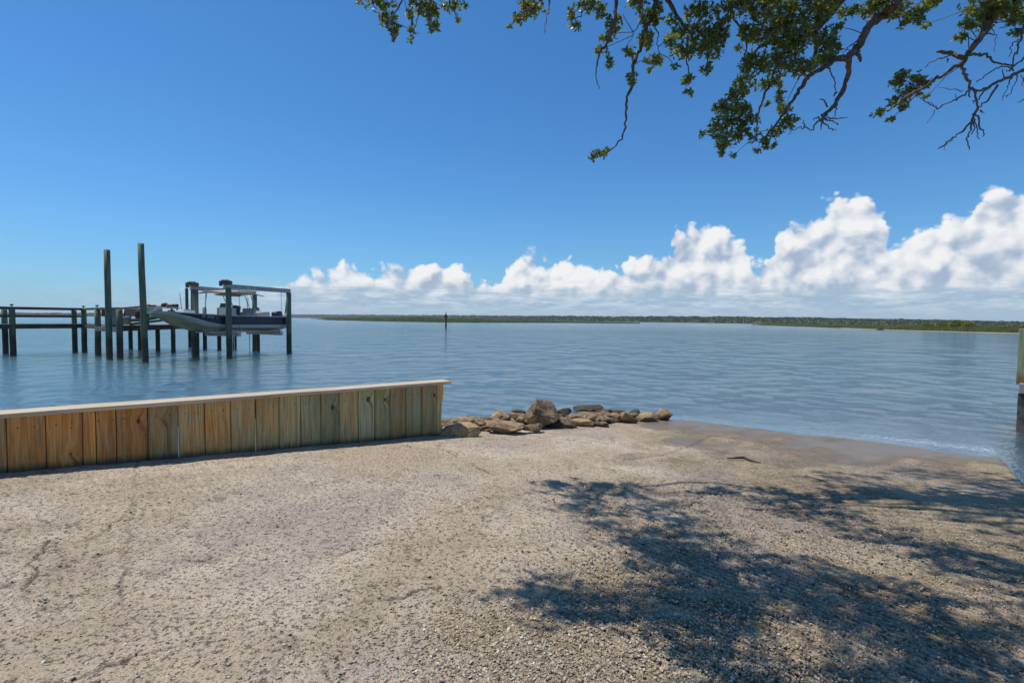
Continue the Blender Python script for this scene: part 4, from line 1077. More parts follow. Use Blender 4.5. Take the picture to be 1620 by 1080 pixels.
    mb = MB(); mb.tube([Q(-.75, -.7, 2.0), Q(-.85, -.7, 2.85)], .014, 6); g.mb('fishing_rod', mb, M_GALV)
    mb = MB(); mb.tube([Q(2.6, -.7, 1.9), Q(2.7, -.7, 2.8)], .012, 6); g.mb('fishing_rod', mb, M_GALV)
    mb = MB(); mb.tube([Q(-2.1, -.6, 2.0), Q(-1.9, -.62, 2.2), Q(-.9, -.85, 2.17), Q(-.7, -.88, 1.95)], .013, 6); g.mb('bow_rail', mb, M_GALV)
    mb = MB(); mb.bar(Q(3.56, -1.02, 1.42), Q(3.56, 1.02, 1.42), .10, .10); g.mb('transom_ledge', mb, M_HULLW)
    # registration characters on the bow: too small to read, kept as short raised strokes
    s = -1.05; V = MB()
    for i, wd in enumerate((.05, .04, 0, .05, .05, .05, .05)):
        if wd:
            for zz in (-.03, .03): V.box(Q(s, 1.028 + .0 + (s + 1.05) * .10, 1.86 + zz - .01 * i), (wd, .012, .02), rz)
            V.box(Q(s - .02, 1.028 + (s + 1.05) * .10, 1.86 - .01 * i), (.015, .012, .07), rz)
        s += .075
    V.build('registration_number', M_WHITE, g.e)
    V = MB(); V.box(Q(-.42, 1.078, 1.78), (.09, .01, .07), rz); V.build('registration_sticker', M_ORANGE, g.e)
build_boat()

# ---------------------------------------------------------------- channel marker, far mast
def build_marker():
    b = at_z(705.5, 519.5, 0); g = Grp('channel_marker', b, 'red channel marker on a dark pile standing alone in the open water', 'channel marker')
    zt = at_d(705, 500, b[1])[2]
    g.me('pile', pile_mesh(-1.4, zt, .17), b)
    mb = MB(); s = .42; c = np.array([b[0], b[1] - .22, zt + .05])
    mb.add([c + (-s, 0, -.3), c + (s, 0, -.3), c + (0, 0, .55), c + (-s, .04, -.3), c + (s, .04, -.3), c + (0, .04, .55)], [(0, 1, 2), (5, 4, 3), (0, 3, 4, 1), (1, 4, 5, 2), (2, 5, 3, 0)]); g.mb('daymark', mb, M_RED)
    mb = MB(); mb.box((b[0], b[1] - .2, zt - .55), (.3, .04, .7)); g.mb('number_board', mb, M_RED)
    mb = MB(); mb.tube([(b[0], b[1], zt), (b[0], b[1], zt + .5)], .05, 6); mb.tube([(b[0], b[1], zt + .5), (b[0], b[1], zt + .72)], .09, 8); g.mb('lamp', mb, M_GREY)
build_marker()

# ---------------------------------------------------------------- far shores
def leaf_cloud(cen, rad, size, seed=0):
    """one bent quad per centre: cen (n,3), rad unused, size (n,)"""
    g = np.random.default_rng(seed); n = len(cen)
    a = g.normal(size=(n, 3)); a /= np.linalg.norm(a, axis=1)[:, None]; b = g.normal(size=(n, 3)); b -= (a * b).sum(1)[:, None] * a; b /= np.linalg.norm(b, axis=1)[:, None]
    c = np.cross(a, b); s = size[:, None]
    V = np.stack([cen - a * s, cen - b * s * .7 + c * s * .25, cen + a * s, cen + b * s * .7 + c * s * .25], 1).reshape(-1, 3)
    i = np.arange(n)[:, None] * 4; Fs = np.concatenate([i + np.array([[0, 1, 2]]), i + np.array([[0, 2, 3]])])
    return V, Fs
def land_strip(name, pxs, D0, D1, label_kind='structure', m=M_MUD, h=.25):
    """low land between distances D0 (near edge) and D1 for pixel columns pxs"""
    V = []; n = len(pxs)
    for row in range(6):
        t = row / 5
        for i, px in enumerate(pxs):
            D = D0[i] + (D1[i] - D0[i]) * t ** 1.5; p = at_d(px, 505, D)
            z = -.4 if row == 0 else h * min(1, t * 3)
            V.append((p[0], p[1], z))
    me = mesh_np(name, V, grid_faces(6, n), m, True); tag(link(name, me), kind='structure')
def woods(name, pxs, D, top, n, label, seed, thick=50, base=0.0, m=M_FARW):
    g = np.random.default_rng(seed); out = []; sz = []
    px = g.uniform(pxs[0], pxs[-1], n); d = np.interp(px, pxs, D); tp = np.interp(px, pxs, top)
    r_ = [ray(a, 505) for a in (0, 1)]
    dx = (px - 810) / F; Y = d + g.uniform(0, 1, n) ** 1.3 * thick; X = dx * Y
    hor = 505 + (px - 810) * .0095
    hmax = HW + (hor - tp) / F * d
    crown = .74 + .30 * fbm(X * .09, Y * .09, seed, 3) + .22 * (vn(X * .25, Y * .05, seed + 3) - .5)
    z = hmax * crown * (1 - g.uniform(0, 1, n) ** 2.2)
    cen = np.stack([X, Y, np.maximum(z, .1) + base], -1); s = g.uniform(.45, 1.1, n) * np.clip(d / 450, .45, 2.6)
    V, Fs = leaf_cloud(cen, None, s, seed)
    # the shaded mass of trunks and inner crowns behind the leaves
    q = np.linspace(pxs[0], pxs[-1], 500); dq = np.interp(q, pxs, D) + thick * .25; hq = (HW + (505 + (q - 810) * .0095 - np.interp(q, pxs, top)) / F * dq)
    Xq = (q - 810) / F * dq; hq = hq * (.60 + .30 * fbm(Xq * .09, dq * .09, seed, 3))
    rows = [np.stack([Xq * (1 + o_ / 400), dq + o_, hq * f_], -1) for o_, f_ in ((0, 0), (4, .8), (12, 1), (thick * .6, .9), (thick * .7, 0))]
    V2 = np.concatenate(rows); F2 = grid_faces(5, 500); F2 = np.concatenate([F2[:, [0, 1, 2]], F2[:, [0, 2, 3]]])
    V3 = np.concatenate([V, V2]); F3 = np.concatenate([Fs, F2 + len(V)])
    tag(link(name, mesh_np(name, V3, F3, m)), label, 'woods', kind='stuff')
PXR = [455, 560, 640, 800, 1000, 1060, 1180, 1300, 1450, 1620, 1800]
DR = [1500, 1400, 1300, 900, 620, 560, 480, 420, 400, 390, 390]
land_strip('far_shore', PXR, [v for v in DR], [v + 400 for v in DR])
woods('far_woods', PXR, [v + 8 for v in DR], [497.5, 498, 498.5, 499.5, 500.5, 500, 501, 502, 505, 508.5, 510], 42000, 'dark green line of woods along the far shore under the clouds', 51)
PXL = [-250, 0, 100, 200, 340]; DL = [650, 700, 760, 820, 900]
land_strip('far_left_shore', PXL, DL, [v + 300 for v in DL])
woods('far_left_woods', PXL, [v + 5 for v in DL], [493, 494.5, 495.5, 495.5, 497], 9000, 'thin far line of trees seen between the pier rails', 52)

def grass(name, pxs, D0, D1, n, hgt, label, seed, m=M_GRASS):
    g = np.random.default_rng(seed); px = g.uniform(pxs[0], pxs[-1], n); t = g.uniform(0, 1, n) ** 1.6
    d = np.interp(px, pxs, D0) * 1.015 + (np.interp(px, pxs, D1) - np.interp(px, pxs, D0)) * t
    X = (px - 810) / F * d; Y = d; h = np.interp(px, pxs, hgt) * (.55 + .9 * fbm(X * .11, Y * .16, seed, 3)) * g.uniform(.6, 1.1, n) * sst(px, pxs[0], pxs[0] + 30)
    w = .10 * np.clip(d / 100, .8, 2.6) * g.uniform(.6, 1.6, n); lx = g.normal(0, .18, n) * h; a = g.uniform(-1, 1, n)
    V = np.stack([np.stack([X - w, Y - w * a, 0 * X + .1], -1), np.stack([X + w, Y + w * a, 0 * X + .1], -1), np.stack([X + w * .7 + lx, Y, h * .8 + .1], -1), np.stack([X - w * .5 + lx, Y, h + .1], -1)], 1).reshape(-1, 3)
    i = np.arange(n)[:, None] * 4; Fs = i + np.array([[0, 1, 2, 3]])
    tag(link(name, mesh_np(name, V, Fs, m)), label, 'marsh grass', kind='stuff')
P1 = [492, 520, 600, 700, 800, 900, 1012]; D1a = []
for px, wy in zip(P1, (504.5, 506.5, 508.3, 510, 510.5, 511, 512)): D1a.append(HW * F / (wy - (505 + (px - 810) * .0095)))
land_strip('marsh_island', P1, D1a, [d * 1.5 for d in D1a])
grass('island_grass', P1, D1a, [d * 1.45 for d in D1a], 24000, [.8, 1.6, 2.1, 1.9, 1.2, .7, .2], 'olive and brown marsh grass covering the low island behind the channel marker', 61)
P2 = [1190, 1330, 1400, 1470, 1540, 1620, 1760]; D2a = []
for px, wy in zip(P2, (514.5, 519, 522, 524, 526, 528, 531)): D2a.append(HW * F / (wy - (505 + (px - 810) * .0095)))
land_strip('marsh_point', P2, D2a, [d * 2.0 for d in D2a], h=.15)
land_strip('sand_edge', P2[1:], [d * .985 for d in D2a[1:]], [d * 1.03 for d in D2a[1:]], m=M_SAND, h=.12)
grass('point_grass', P2, D2a, [d * 1.8 for d in D2a], 30000, [.25, .5, .8, 1.0, 1.1, 1.0, 1.0], 'yellow-green marsh grass on the low point at the right', 62)

def shrub(px, py0, py1, wpx, label, seed, m=M_SHRUB, back=2):
    hor = 505 + (px - 810) * .0095; D = HW * F / (np.interp(px, P2, [514.5, 519, 522, 524, 526, 528, 531]) - hor) * 1.03 + back
    b = at_d(px, py1, D); h = (py1 - py0) * D / F + .3; w = wpx * D / F / 2; z0 = .12
    ztop = HW + (hor - py0) / F * D; h = ztop - z0
    e = empty('marsh_shrub', (b[0], b[1], z0), label, 'shrub', 'shrubs on the marsh point')
    g = np.random.default_rng(seed); n = int(900 + 500 * w)
    T = g.normal(size=(n, 3)); T /= np.linalg.norm(T, axis=1)[:, None]; rr = g.uniform(.45, 1, n) ** .6
    lob = .70 + .55 * n3(T * 1.5 + seed, seed, 3)
    cen = T * (rr * lob)[:, None] * (w, w * .8, h * .56) + (0, 0, h * .48)
    cen[:, 2] = np.maximum(cen[:, 2], .05)
    V, Fs = leaf_cloud(cen, None, g.uniform(.10, .22, n) * 1.3, seed); o = link('crown', mesh_np('crown', V, Fs, m), e); o['kind'] = 'stuff'
    mb = MB()
    for i in range(4): a = i * 1.7; mb.tube([(0, 0, -.2), (math.cos(a) * w * .25, math.sin(a) * w * .2, h * .35), (math.cos(a) * w * .5, math.sin(a) * w * .4, h * .7)], [.07, .05, .02], 5)
    me = bpy.data.meshes.new('stem'); me.from_pydata(mb.v, [], mb.f); me.materials.append(M_BARK); link('stem', me, e)
shrub(1331, 515.5, 519, 9, 'tiny dark shrub standing alone at the left tip of the marsh point', 1, back=4)
shrub(1380, 517, 521, 10, 'small dark shrub second from the left tip of the marsh point', 2, back=2)
shrub(1470, 511.5, 521, 22, 'dark green shrub left of the tallest golden shrubs on the marsh point', 3, back=8)
shrub(1495, 509.5, 523, 26, 'golden-green shrub between the dark shrub and the tallest one', 4, back=6)
shrub(1516, 507, 523, 28, 'tallest shrub on the marsh point', 5, back=5)
shrub(1532, 510, 523, 20, 'golden-green shrub just right of the tallest one', 6, back=4)
shrub(1590, 517, 526, 26, 'dark rounded shrub left of the one beside the green post', 7, back=3)
shrub(1610, 515.5, 527, 26, 'dark rounded shrub beside the green post at the right edge', 8, back=3)
def build_log():
    b = at_z(1393, 522, 0); mb = MB(); mb.tube([(0, 0, .0), (.9, .1, .25), (1.8, .1, .05)], [.16, .28, .12], 8)
    me = bpy.data.meshes.new('stranded_log'); me.from_pydata(mb.v, [], mb.f); me.materials.append(M_BLACKWOOD)
    tag(link('stranded_log', me, None, (b[0] - .9, b[1], 0)), 'dark lump of a log at the water line of the marsh point', 'log')
build_log()

# ---------------------------------------------------------------- the oak overhead
def build_oak():
    base = np.array([8.6, 1.2, float(height(np.array(8.6), np.array(1.2))[0]) + .1])
    base[2] = -.2
    root = empty('live_oak', tuple(base), 'live oak reaching in from the upper right with leafy and bare branches', 'tree')
    g = np.random.default_rng(12)
    samples = []                                        # branch points that twigs can start from
    def part(name, mbv, m, kind=None):
        me = bpy.data.meshes.new(name); me.from_pydata([tuple(np.array(v) - base) for v in mbv.v], [], mbv.f)
        me.polygons.foreach_set('use_smooth', [True] * len(mbv.f)); me.materials.append(m); o = link(name, me, root)
        if kind: o['kind'] = kind
        return o
    def smoothline(P, n=5):
        P = np.array(P, float); Q = np.vstack([2 * P[0] - P[1], P, 2 * P[-1] - P[-2]]); out = []
        for i in range(1, len(Q) - 2):
            for t in np.arange(n) / n:
                a, b, c, d = Q[i - 1], Q[i], Q[i + 1], Q[i + 2]
                out.append(.5 * ((2 * b) + (-a + c) * t + (2 * a - 5 * b + 4 * c - d) * t * t + (-a + 3 * b - 3 * c + d) * t ** 3))
        out.append(P[-1]); return np.array(out)
    # trunk and great limb, out of view to the right and above
    tr = smoothline([base + (0, 0, -.3), base + (-.1, .1, 1.2), base + (-.35, .4, 2.8), base + (-1.0, 1.1, 4.6), (6.6, 3.2, 6.0), (5.0, 4.4, 6.75)])
    mb = MB(); mb.tube(tr, np.linspace(.36, .14, len(tr)) * (1 + .06 * g.normal(size=len(tr))), 12); part('trunk', mb, M_BARK)
    limb = smoothline([(5.0, 4.4, 6.75), (4.2, 5.0, 6.7), (3.5, 5.1, 7.0), (2.8, 5.6, 6.95), (2.1, 5.3, 6.7), (1.2, 5.7, 6.9), (.4, 5.5, 6.6), (-.4, 5.9, 6.6), (-1.2, 5.6, 6.3), (-1.9, 5.6, 6.3)])
    mb = MB(); mb.tube(limb, np.linspace(.065, .012, len(limb)), 10); part('limb', mb, M_BARK)
    limb2 = smoothline([(6.6, 3.2, 6.0), (5.4, 3.0, 6.8), (4.6, 3.4, 7.0), (3.7, 3.1, 7.15), (2.9, 3.7, 7.0), (2.0, 3.5, 7.0), (1.2, 4.0, 6.7), (.5, 3.6, 6.6), (-.9, 3.5, 6.2)])
    mb = MB(); mb.tube(limb2, np.linspace(.07, .012, len(limb2)), 10); part('limb', mb, M_BARK)
    limb3 = smoothline([(6.6, 3.2, 6.0), (6.2, 4.5, 6.0), (6.2, 6.0, 6.6), (5.6, 7.2, 7.2)])
    mb = MB(); mb.tube(limb3, np.linspace(.12, .04, len(limb3)), 10); part('limb', mb, M_BARK)
    limbs = np.vstack([limb, limb2, limb3])
    D0 = 5.4
    def P3(pts, D=D0, dd=0.0, wob=.06):
        n = len(pts); return [at_d(x, y, D + dd * i / max(n - 1, 1) + g.normal(0, wob)) for i, (x, y) in enumerate(pts)]
    def branch(pts, w0, w1, D=D0, dd=0, m=M_BARK, up=True, name='branch', wob=.06, leafy=True):
        P = P3(pts, D, dd, wob)
        L = P
        if up:
            tgt = limbs[np.argmin(np.linalg.norm(limbs - (P[0] + (0.3, 0, 1.0)), axis=1))]
            L = [tgt, (tgt * .5 + P[0] * .5) + g.normal(0, .08, 3)] + P
        S = smoothline(L); n = len(S); k0 = 10 if up else 0
        rad = np.concatenate([np.full(k0, w0 * 1.1), np.linspace(w0, w1, n - k0)]) * D0 / F / 2
        rad = rad * (1 + .10 * g.normal(size=n)); S = S + g.normal(0, .006, S.shape)
        mb = MB(); mb.tube(S, rad, 8); part(name, mb, m)
        if leafy: samples.extend(S[k0:])
        return P
    branch([(1037, -25), (1038, 5), (1030, 30), (1018, 50), (1012, 80), (1001, 105), (1000, 130), (992, 160), (990, 190), (985, 215), (967, 236), (952, 243)], 8, 1.6)
    branch([(975, -25), (975, 10), (970, 45), (962, 68), (950, 82), (945, 100), (943, 120), (948, 141)], 5.5, 1.2, D=5.1)
    branch([(1052, -25), (1062, 10), (1080, 38), (1092, 55), (1100, 80)], 7, 3, D=5.5)
    branch([(1360, -40), (1330, 0), (1300, 35), (1280, 52), (1262, 66), (1245, 69), (1222, 68)], 16, 8, D=5.6)
    branch([(1288, 48), (1290, 80), (1280, 105), (1262, 125)], 8, 3, D=5.6, up=False)
    branch([(1246, 72), (1232, 98), (1215, 138), (1200, 180), (1196, 215)], 6, 2, D=5.6, up=False)
    branch([(1226, 68), (1200, 75), (1180, 110), (1165, 160), (1150, 200)], 5, 2, D=5.6, up=False)
    branch([(1440, -40), (1417, 5), (1405, 20), (1380, 35), (1365, 60), (1352, 80), (1340, 90), (1320, 95), (1300, 108), (1280, 120), (1265, 142), (1250, 165), (1235, 187), (1212, 218)], 14, 3, D=5.3)
    branch([(1342, 90), (1342, 115), (1332, 145), (1320, 165), (1307, 180), (1300, 190)], 7.5, 5, D=5.3, up=False, leafy=False)
    branch([(1357, 80), (1360, 88), (1361, 97)], 6, 4, D=5.3, up=False, leafy=False)
    for t in ([(1302, 186), (1322, 188), (1341, 186)], [(1302, 188), (1318, 192), (1326, 198)], [(1300, 190), (1311, 203), (1323, 207)], [(1300, 190), (1298, 206)], [(1298, 188), (1290, 196), (1284, 206), (1272, 202), (1258, 204), (1247, 214)],
              [(1296, 186), (1286, 190)], [(1272, 202), (1270, 191)], [(1319, 165), (1323, 175), (1321, 185)], [(1308, 168), (1304, 160), (1294, 157)], [(1309, 104), (1316, 120), (1322, 138), (1321, 152)], [(1374, 48), (1352, 68), (1345, 72), (1333, 84)], [(1322, 148), (1316, 152)]):
        branch(t, 2.6, .9, D=5.3, up=False, m=M_DEAD, leafy=False, name='twig', wob=.02)
    branch([(1590, -35), (1572, 10), (1562, 42), (1545, 68), (1530, 88), (1521, 103)], 12, 6, D=5.0)
    branch([(1522, 98), (1495, 118), (1480, 125), (1460, 140), (1430, 155), (1402, 177)], 5.5, 2, D=5.0, up=False)
    branch([(1484, 81), (1503, 85), (1522, 91)], 4, 6.5, D=5.0, up=False, leafy=False)
    for t, w in (([(1505, 89), (1488, 92), (1472, 99), (1462, 108)], 2), ([(1530, 87), (1548, 86), (1562, 87), (1573, 98), (1595, 103), (1604, 112)], 4), ([(1521, 103), (1527, 118), (1534, 135), (1545, 155), (1548, 172)], 4.6),
                 ([(1650, 95), (1625, 108), (1600, 121), (1575, 131), (1556, 142), (1538, 139)], 6), ([(1577, 134), (1566, 155), (1549, 170)], 3.4), ([(1549, 170), (1540, 185), (1525, 205), (1507, 219), (1485, 236)], 3.6),
                 ([(1541, 180), (1535, 205), (1530, 222), (1534, 236)], 2.6), ([(1541, 180), (1541, 202), (1536, 215)], 2.4), ([(1542, 178), (1552, 200), (1557, 215)], 2.6), ([(1542, 190), (1546, 208), (1550, 220)], 2), ([(1537, 138), (1522, 152), (1500, 162), (1484, 172), (1471, 165), (1453, 153)], 2.4),
                 ([(1523, 145), (1505, 140), (1484, 139)], 1.3), ([(1484, 172), (1476, 166), (1470, 160)], 1.2), ([(1478, 172), (1474, 186), (1466, 194)], 1.1), ([(1620, 38), (1612, 66), (1607, 86)], 4), ([(1612, 62), (1600, 72), (1597, 90)], 1.8), ([(1607, 84), (1600, 110), (1590, 112)], 2),
                 ([(1660, 130), (1630, 150), (1612, 162)], 2.4), ([(1640, 70), (1612, 98), (1600, 106), (1580, 108), (1560, 118), (1545, 130)], 2.6), ([(1568, 44), (1576, 58), (1574, 80)], 1.2), ([(1555, 52), (1570, 56)], 2.6), ([(1580, 45), (1593, 42), (1602, 40)], 1.2),
                 ([(1600, 121), (1594, 140), (1585, 160)], 1.6), ([(1610, 116), (1606, 130), (1598, 148), (1590, 155)], 1.6), ([(1585, 128), (1588, 110)], 2), ([(1560, 140), (1545, 158), (1540, 160)], 2.4), ([(1549, 176), (1557, 178)], 2), ([(1508, 218), (1500, 226), (1492, 237)], 1.3),
                 ([(1625, 108), (1618, 128), (1622, 145)], 2), ([(1640, 120), (1625, 128), (1612, 120)], 1.8), ([(1515, 160), (1510, 148)], 1.2), ([(1500, 92), (1498, 98)], 2.4), ([(1533, 140), (1533, 155)], 3)):
        branch(t, w, w * .45, D=5.0, up=False, m=M_DEAD, leafy=False, name='twig', wob=.03)
    branch([(875, -25), (868, 5), (865, 25), (861, 52)], 3, 1, D=5.2)
    branch([(865, -20), (850, 5), (830, 18), (812, 38)], 3, 1, D=5.2)
    branch([(935, -25), (938, 8), (925, 18), (908, 34)], 3.5, 1, D=5.2)
    branch([(1000, -25), (1015, 10), (1014, 35), (1004, 50), (996, 66)], 3, 1, D=5.3)
    branch([(1032, 40), (1042, 53), (1040, 65), (1044, 85)], 2, 1, D=5.4, up=False)
    for t in ([(600, -25), (590, 3), (596, 15)], [(640, -25), (635, 5), (620, 25), (612, 30), (622, 50), (626, 62)], [(668, -25), (665, 8), (662, 25), (656, 44), (648, 58)], [(690, -25), (678, 10), (680, 30), (686, 48)], [(720, -25), (712, 8), (722, 22), (726, 33)], [(735, -20), (736, 10)], [(575, -20), (566, 6)]):
        branch(t, 2.6, .9, D=5.2)
    branch([(1150, -30), (1155, 10), (1165, 35), (1180, 65), (1178, 90)], 5, 2, D=5.7)
    branch([(1240, -30), (1225, 5), (1210, 35), (1200, 60)], 5, 2, D=5.8)
    branch([(1098, 40), (1112, 60), (1120, 90), (1118, 112)], 3.5, 1.2, D=5.5, up=False)
    branch([(1088, 60), (1086, 95), (1090, 120), (1082, 145)], 3, 1, D=5.5, up=False)
    samples_a = np.array(samples)
    # ---- leaf clusters in view: centre, radii in photo pixels
    CL = [(600, 4, 34, 12), (612, 30, 17, 12), (625, 48, 9, 14), (623, 60, 5, 6), (662, 8, 20, 16), (648, 25, 7, 12), (650, 50, 9, 8), (650, 62, 5, 4), (685, 22, 11, 26), (687, 45, 9, 9), (714, 8, 20, 11), (726, 31, 4, 4), (736, 10, 4, 6), (567, 3, 7, 6),
          (838, 12, 26, 16), (822, 28, 14, 9), (806, 42, 5, 5), (905, 22, 8, 18), (912, 42, 9, 6), (928, 8, 24, 10), (950, 18, 12, 14), (968, 45, 12, 24), (978, 32, 8, 10), (955, 60, 9, 6), (952, 80, 12, 7), (964, 98, 8, 10),
          (1008, 6, 20, 12), (1038, 22, 14, 20), (1018, 62, 13, 10), (995, 82, 12, 9), (1026, 62, 7, 20), (1030, 95, 20, 9), (1000, 122, 11, 10), (1044, 100, 6, 5), (1028, 112, 4, 5),
          (1105, 16, 26, 16), (1075, 50, 16, 12), (1062, 62, 12, 12), (1110, 50, 30, 22), (1085, 78, 30, 14), (1125, 75, 22, 24), (1066, 105, 8, 5), (1117, 108, 12, 9), (1085, 128, 13, 9), (1089, 145, 10, 6), (1142, 45, 14, 25),
          (1160, 10, 40, 14), (1205, 14, 40, 18), (1180, 50, 14, 18), (1215, 50, 40, 20), (1245, 22, 30, 22), (1255, 60, 36, 26), (1290, 22, 30, 18), (1310, 60, 20, 22), (1316, 80, 14, 18), (1300, 96, 22, 12), (1170, 75, 8, 7), (1328, 42, 10, 5), (1270, 0, 70, 10),
          (1195, 100, 26, 20), (1238, 96, 34, 22), (1272, 105, 22, 14), (1180, 130, 20, 14), (1168, 148, 18, 12), (1215, 132, 26, 12), (1145, 168, 24, 12), (1175, 172, 24, 12), (1150, 190, 26, 12), (1135, 200, 16, 8), (1112, 213, 4, 4), (1142, 212, 22, 10), (1170, 210, 18, 14), (1150, 228, 20, 10), (1192, 215, 9, 10), (1182, 190, 20, 10),
          (1140, 242, 8, 6), (1162, 245, 6, 5), (1197, 240, 7, 5), (1215, 166, 5, 6), (1240, 175, 12, 14), (1248, 192, 16, 12), (1228, 208, 14, 10), (1210, 225, 12, 9), (1224, 230, 7, 5), (1233, 150, 8, 12),
          (1378, 14, 26, 14), (1342, 18, 16, 12), (1312, 8, 22, 10), (1424, 16, 22, 16), (1440, 32, 14, 10), (1456, 22, 12, 16), (1466, 40, 8, 6), (1424, 40, 8, 4), (1465, 6, 10, 8),
          (1425, 118, 14, 9), (1420, 130, 16, 10), (1452, 122, 14, 9), (1462, 132, 14, 9), (1440, 145, 24, 9), (1420, 160, 18, 8), (1392, 178, 12, 6), (1408, 188, 7, 6), (1431, 170, 9, 5), (1466, 152, 6, 5),
          (1560, 8, 44, 10), (1545, 28, 20, 12), (1528, 42, 12, 10), (1522, 56, 8, 8), (1511, 61, 5, 4), (1556, 42, 12, 6), (1600, 16, 22, 14), (1604, 34, 10, 7), (1618, 24, 8, 14),
          (1590, 4, 34, 14), (1572, 22, 20, 12), (1612, 48, 10, 9), (1480, 2, 14, 8), (1400, 6, 30, 12), (1020, 30, 12, 14), (1062, 30, 9, 10), (948, 243, 17, 6), (936, 249, 6, 4), (960, 238, 6, 4)]
    rosC = []; tw = MB()
    lv_c, lv_d = [], []
    def rosette(c, d, n):
        for i in range(n):
            dd = d * g.uniform(.1, .9) + g.normal(0, .62, 3); dd /= np.linalg.norm(dd) + 1e-9
            lv_c.append(c - d * g.uniform(0, .03) + g.normal(0, .004, 3)); lv_d.append(dd)
    def cluster(C, rx, ry, rz, n, S, tr_=.0028):
        i = np.argmin(np.linalg.norm(S - C, axis=1) + g.uniform(0, .05, len(S))); a = S[i]
        hub = C + g.normal(0, .15, 3) * (rx, rz, ry)
        if np.linalg.norm(hub - a) > .02:
            m_ = (a + hub) / 2 + g.normal(0, .02, 3) + (0, 0, .02); tw.tube([a, m_, hub], [tr_ * 1.7, tr_ * 1.3, tr_], 4, False)
        for _ in range(n):
            v = g.normal(size=3); v /= np.linalg.norm(v); v *= g.uniform(.15, 1) ** .5
            p = C + v * (rx, rz, ry); dirv = p - hub; L = np.linalg.norm(dirv); dirv = dirv / (L + 1e-9)
            dirv = dirv * .7 + np.array([0, 0, .15]) + g.normal(0, .25, 3); dirv /= np.linalg.norm(dirv)
            if g.uniform() < .6 and L > .03: tw.tube([hub, (hub + p) / 2 + g.normal(0, .010, 3), p], [tr_ * .8, tr_ * .6, tr_ * .4], 3, False)
            rosette(p, dirv, int(g.integers(6, 10)))
    for (x, y, rx, ry) in CL:
        D = 5.4 + g.normal(0, .12)
        if x > 1480: D = 5.0 + g.normal(0, .1)
        C = at_d(x, y, D); s = D / F; n = max(4, int(math.pi * rx * ry / 21))
        cluster(C, rx * s * .92, ry * s * .92, .5 * (rx + ry) * s, n, samples_a)
    n_view = len(lv_c)
    # ---- the rest of the crown above the frame: boughs whose shade falls on the ramp
    def inpoly(x, y, P):
        c = False; n = len(P)
        for i in range(n):
            x1, y1 = P[i]; x2, y2 = P[i - 1]
            if (y1 > y) != (y2 > y) and x < (x2 - x1) * (y - y1) / (y2 - y1) + x1: c = not c
        return c
    bands = [([(862, 778), (960, 772), (1040, 778), (1110, 800), (1200, 850), (1320, 890), (1450, 930), (1640, 985), (1640, 1030), (1480, 1000), (1330, 975), (1250, 950), (1180, 960), (1130, 1010), (1060, 960), (1000, 930), (1010, 870), (950, 830), (890, 800)], 120),
             ([(1010, 860), (1120, 850), (1330, 940), (1500, 975), (1640, 1020), (1640, 1060), (1450, 1040), (1300, 1000), (1160, 1000), (1060, 950)], 50),
             ([(790, 925), (850, 900), (870, 930), (960, 950), (1090, 965), (1120, 1010), (1060, 1000), (950, 980), (870, 990), (860, 960)], 26),
             ([(990, 950), (1130, 1000), (1250, 1060), (1300, 1110), (1100, 1110), (1100, 1060), (1040, 1010)], 22),
             ([(1140, 765), (1240, 780), (1350, 805), (1480, 850), (1640, 905), (1640, 955), (1500, 910), (1380, 862), (1290, 830), (1200, 800)], 75),
             ([(1240, 748), (1420, 745), (1640, 760), (1640, 880), (1520, 830), (1400, 790), (1300, 768)], 85),
             ([(1400, 740), (1640, 745), (1640, 780), (1500, 770)], 22),
             ([(1300, 1020), (1420, 1040), (1640, 1110), (1640, 1160), (1350, 1120)], 30)]
    bands += [([(862, 778), (960, 772), (1060, 790), (1150, 840), (1130, 890), (1010, 880), (940, 830), (880, 800)], 55), ([(1380, 985), (1640, 1060), (1640, 1110), (1420, 1060)], 18), ([(800, 940), (880, 905), (980, 950), (930, 990), (860, 975)], 14)]
    for P, n in bands:
        P = np.array(P, float); lo, hi = P.min(0), P.max(0); k_ = 0
        n = int(n * 1.5)
        while k_ < n:
            x, y = g.uniform(lo, hi)
            if not inpoly(x, y, P): continue
            k_ += 1
            G = at_g(x, y); z0 = HW - G[2]
            # height above the ramp at which the point toward the sun leaves the top of the frame
            h = 4.0
            while True:
                X = G[0] - SHIFT[0] * h; Y = G[1] - SHIFT[1] * h; Z = G[2] + h
                v = CR.T @ np.array([X, Y, Z - HW]); py = 540 - F * v[1] / -v[2]
                if py < -52 or h > 9: break
                h += .1
            h += abs(g.normal(0, .35))
            C = np.array([G[0] - SHIFT[0] * h, G[1] - SHIFT[1] * h, G[2] + h])
            r = g.uniform(.04, .14)
            cluster(C, r * 1.7, r * .45, r * .6, int(17 * (r / .17) ** 2) + 3, limbs, .004)
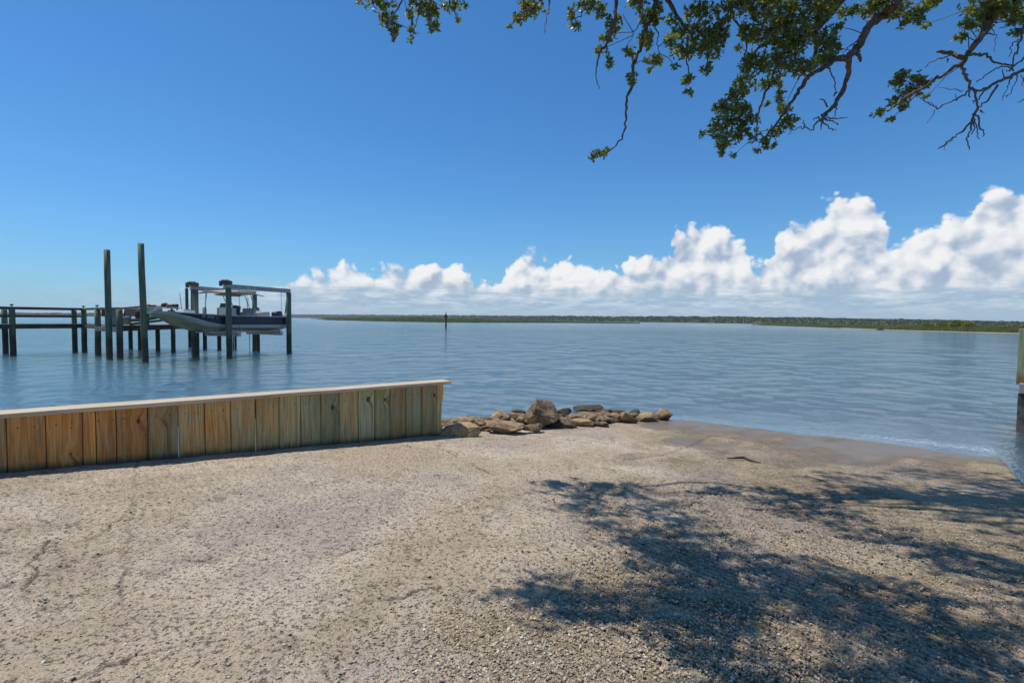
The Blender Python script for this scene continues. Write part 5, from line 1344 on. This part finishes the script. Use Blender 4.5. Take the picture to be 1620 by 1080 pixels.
    # solid boughs through the hidden crown
    for a, b in (((4.6, 4.6, 6.6), (2.0, 4.6, 5.6)), ((3.0, 5.3, 6.8), (.2, 4.9, 5.0)), ((5.4, 3.0, 6.8), (2.6, 2.8, 5.6)), ((3.9, 3.2, 7.0), (1.2, 2.6, 5.4)), ((6.2, 4.5, 6.0), (3.4, 4.2, 5.6))):
        a = np.array(a); b = np.array(b); L = smoothline([a, a * .66 + b * .34 + g.normal(0, .12, 3), a * .33 + b * .67 + g.normal(0, .12, 3), b]); mb = MB(); mb.tube(L, np.linspace(.05, .012, len(L)), 8); part('branch', mb, M_BARK)
    part('twigs', tw, M_BARK, 'stuff')
    C = np.array(lv_c); d = np.array(lv_d); n = len(C)
    Ln = g.uniform(.027, .052, n)[:, None]; Wd = Ln * g.uniform(.20, .29, (n, 1))
    b = g.normal(size=(n, 3)); b -= (b * d).sum(1)[:, None] * d; b /= np.linalg.norm(b, axis=1)[:, None]; c = np.cross(d, b)
    cup = g.uniform(.1, .4, (n, 1))
    v0 = C; vt = C + d * Ln + c * Ln * g.uniform(-.2, .15, (n, 1)); m1 = C + d * Ln * .5 + b * Wd + c * Wd * cup; m2 = C + d * Ln * .5 - b * Wd + c * Wd * cup; mm = C + d * Ln * .5
    V = np.stack([v0, m1, vt, m2, mm], 1).reshape(-1, 3) - base
    i = np.arange(n)[:, None] * 5; Fs = np.concatenate([i + np.array([[0, 1, 4]]), i + np.array([[1, 2, 4]]), i + np.array([[2, 3, 4]]), i + np.array([[3, 0, 4]])])
    o = link('foliage', mesh_np('foliage', V, Fs, M_LEAF), root); o['kind'] = 'stuff'
    print('leaves', n, 'in view', n_view)
build_oak()

def build_haze():
    mb = MB(); mb.box((0, 0, 6.5), (18600, 18600, 19)); 
    def fn(k):
        p = k.new('ShaderNodeVolumePrincipled'); p.inputs['Color'].default_value = (.93, .96, 1, 1); p.inputs['Density'].default_value = .00022; p.inputs['Anisotropy'].default_value = .2
        return p.outputs[0]
    m = bpy.data.materials.new('thin_air'); m.use_nodes = True; k = NT(m.node_tree); k.n.clear(); out = k.new('ShaderNodeOutputMaterial'); k.l.new(fn(k), out.inputs['Volume'])
    o = mb.build('haze', m); tag(o, kind='stuff')
build_haze()
SC.cycles.max_bounces = 6; SC.cycles.diffuse_bounces = 3; SC.cycles.transparent_max_bounces = 8
SC.cycles.caustics_reflective = False; SC.cycles.caustics_refractive = False
SC.cycles.sample_clamp_direct = 4.0; SC.cycles.sample_clamp_indirect = 4.0
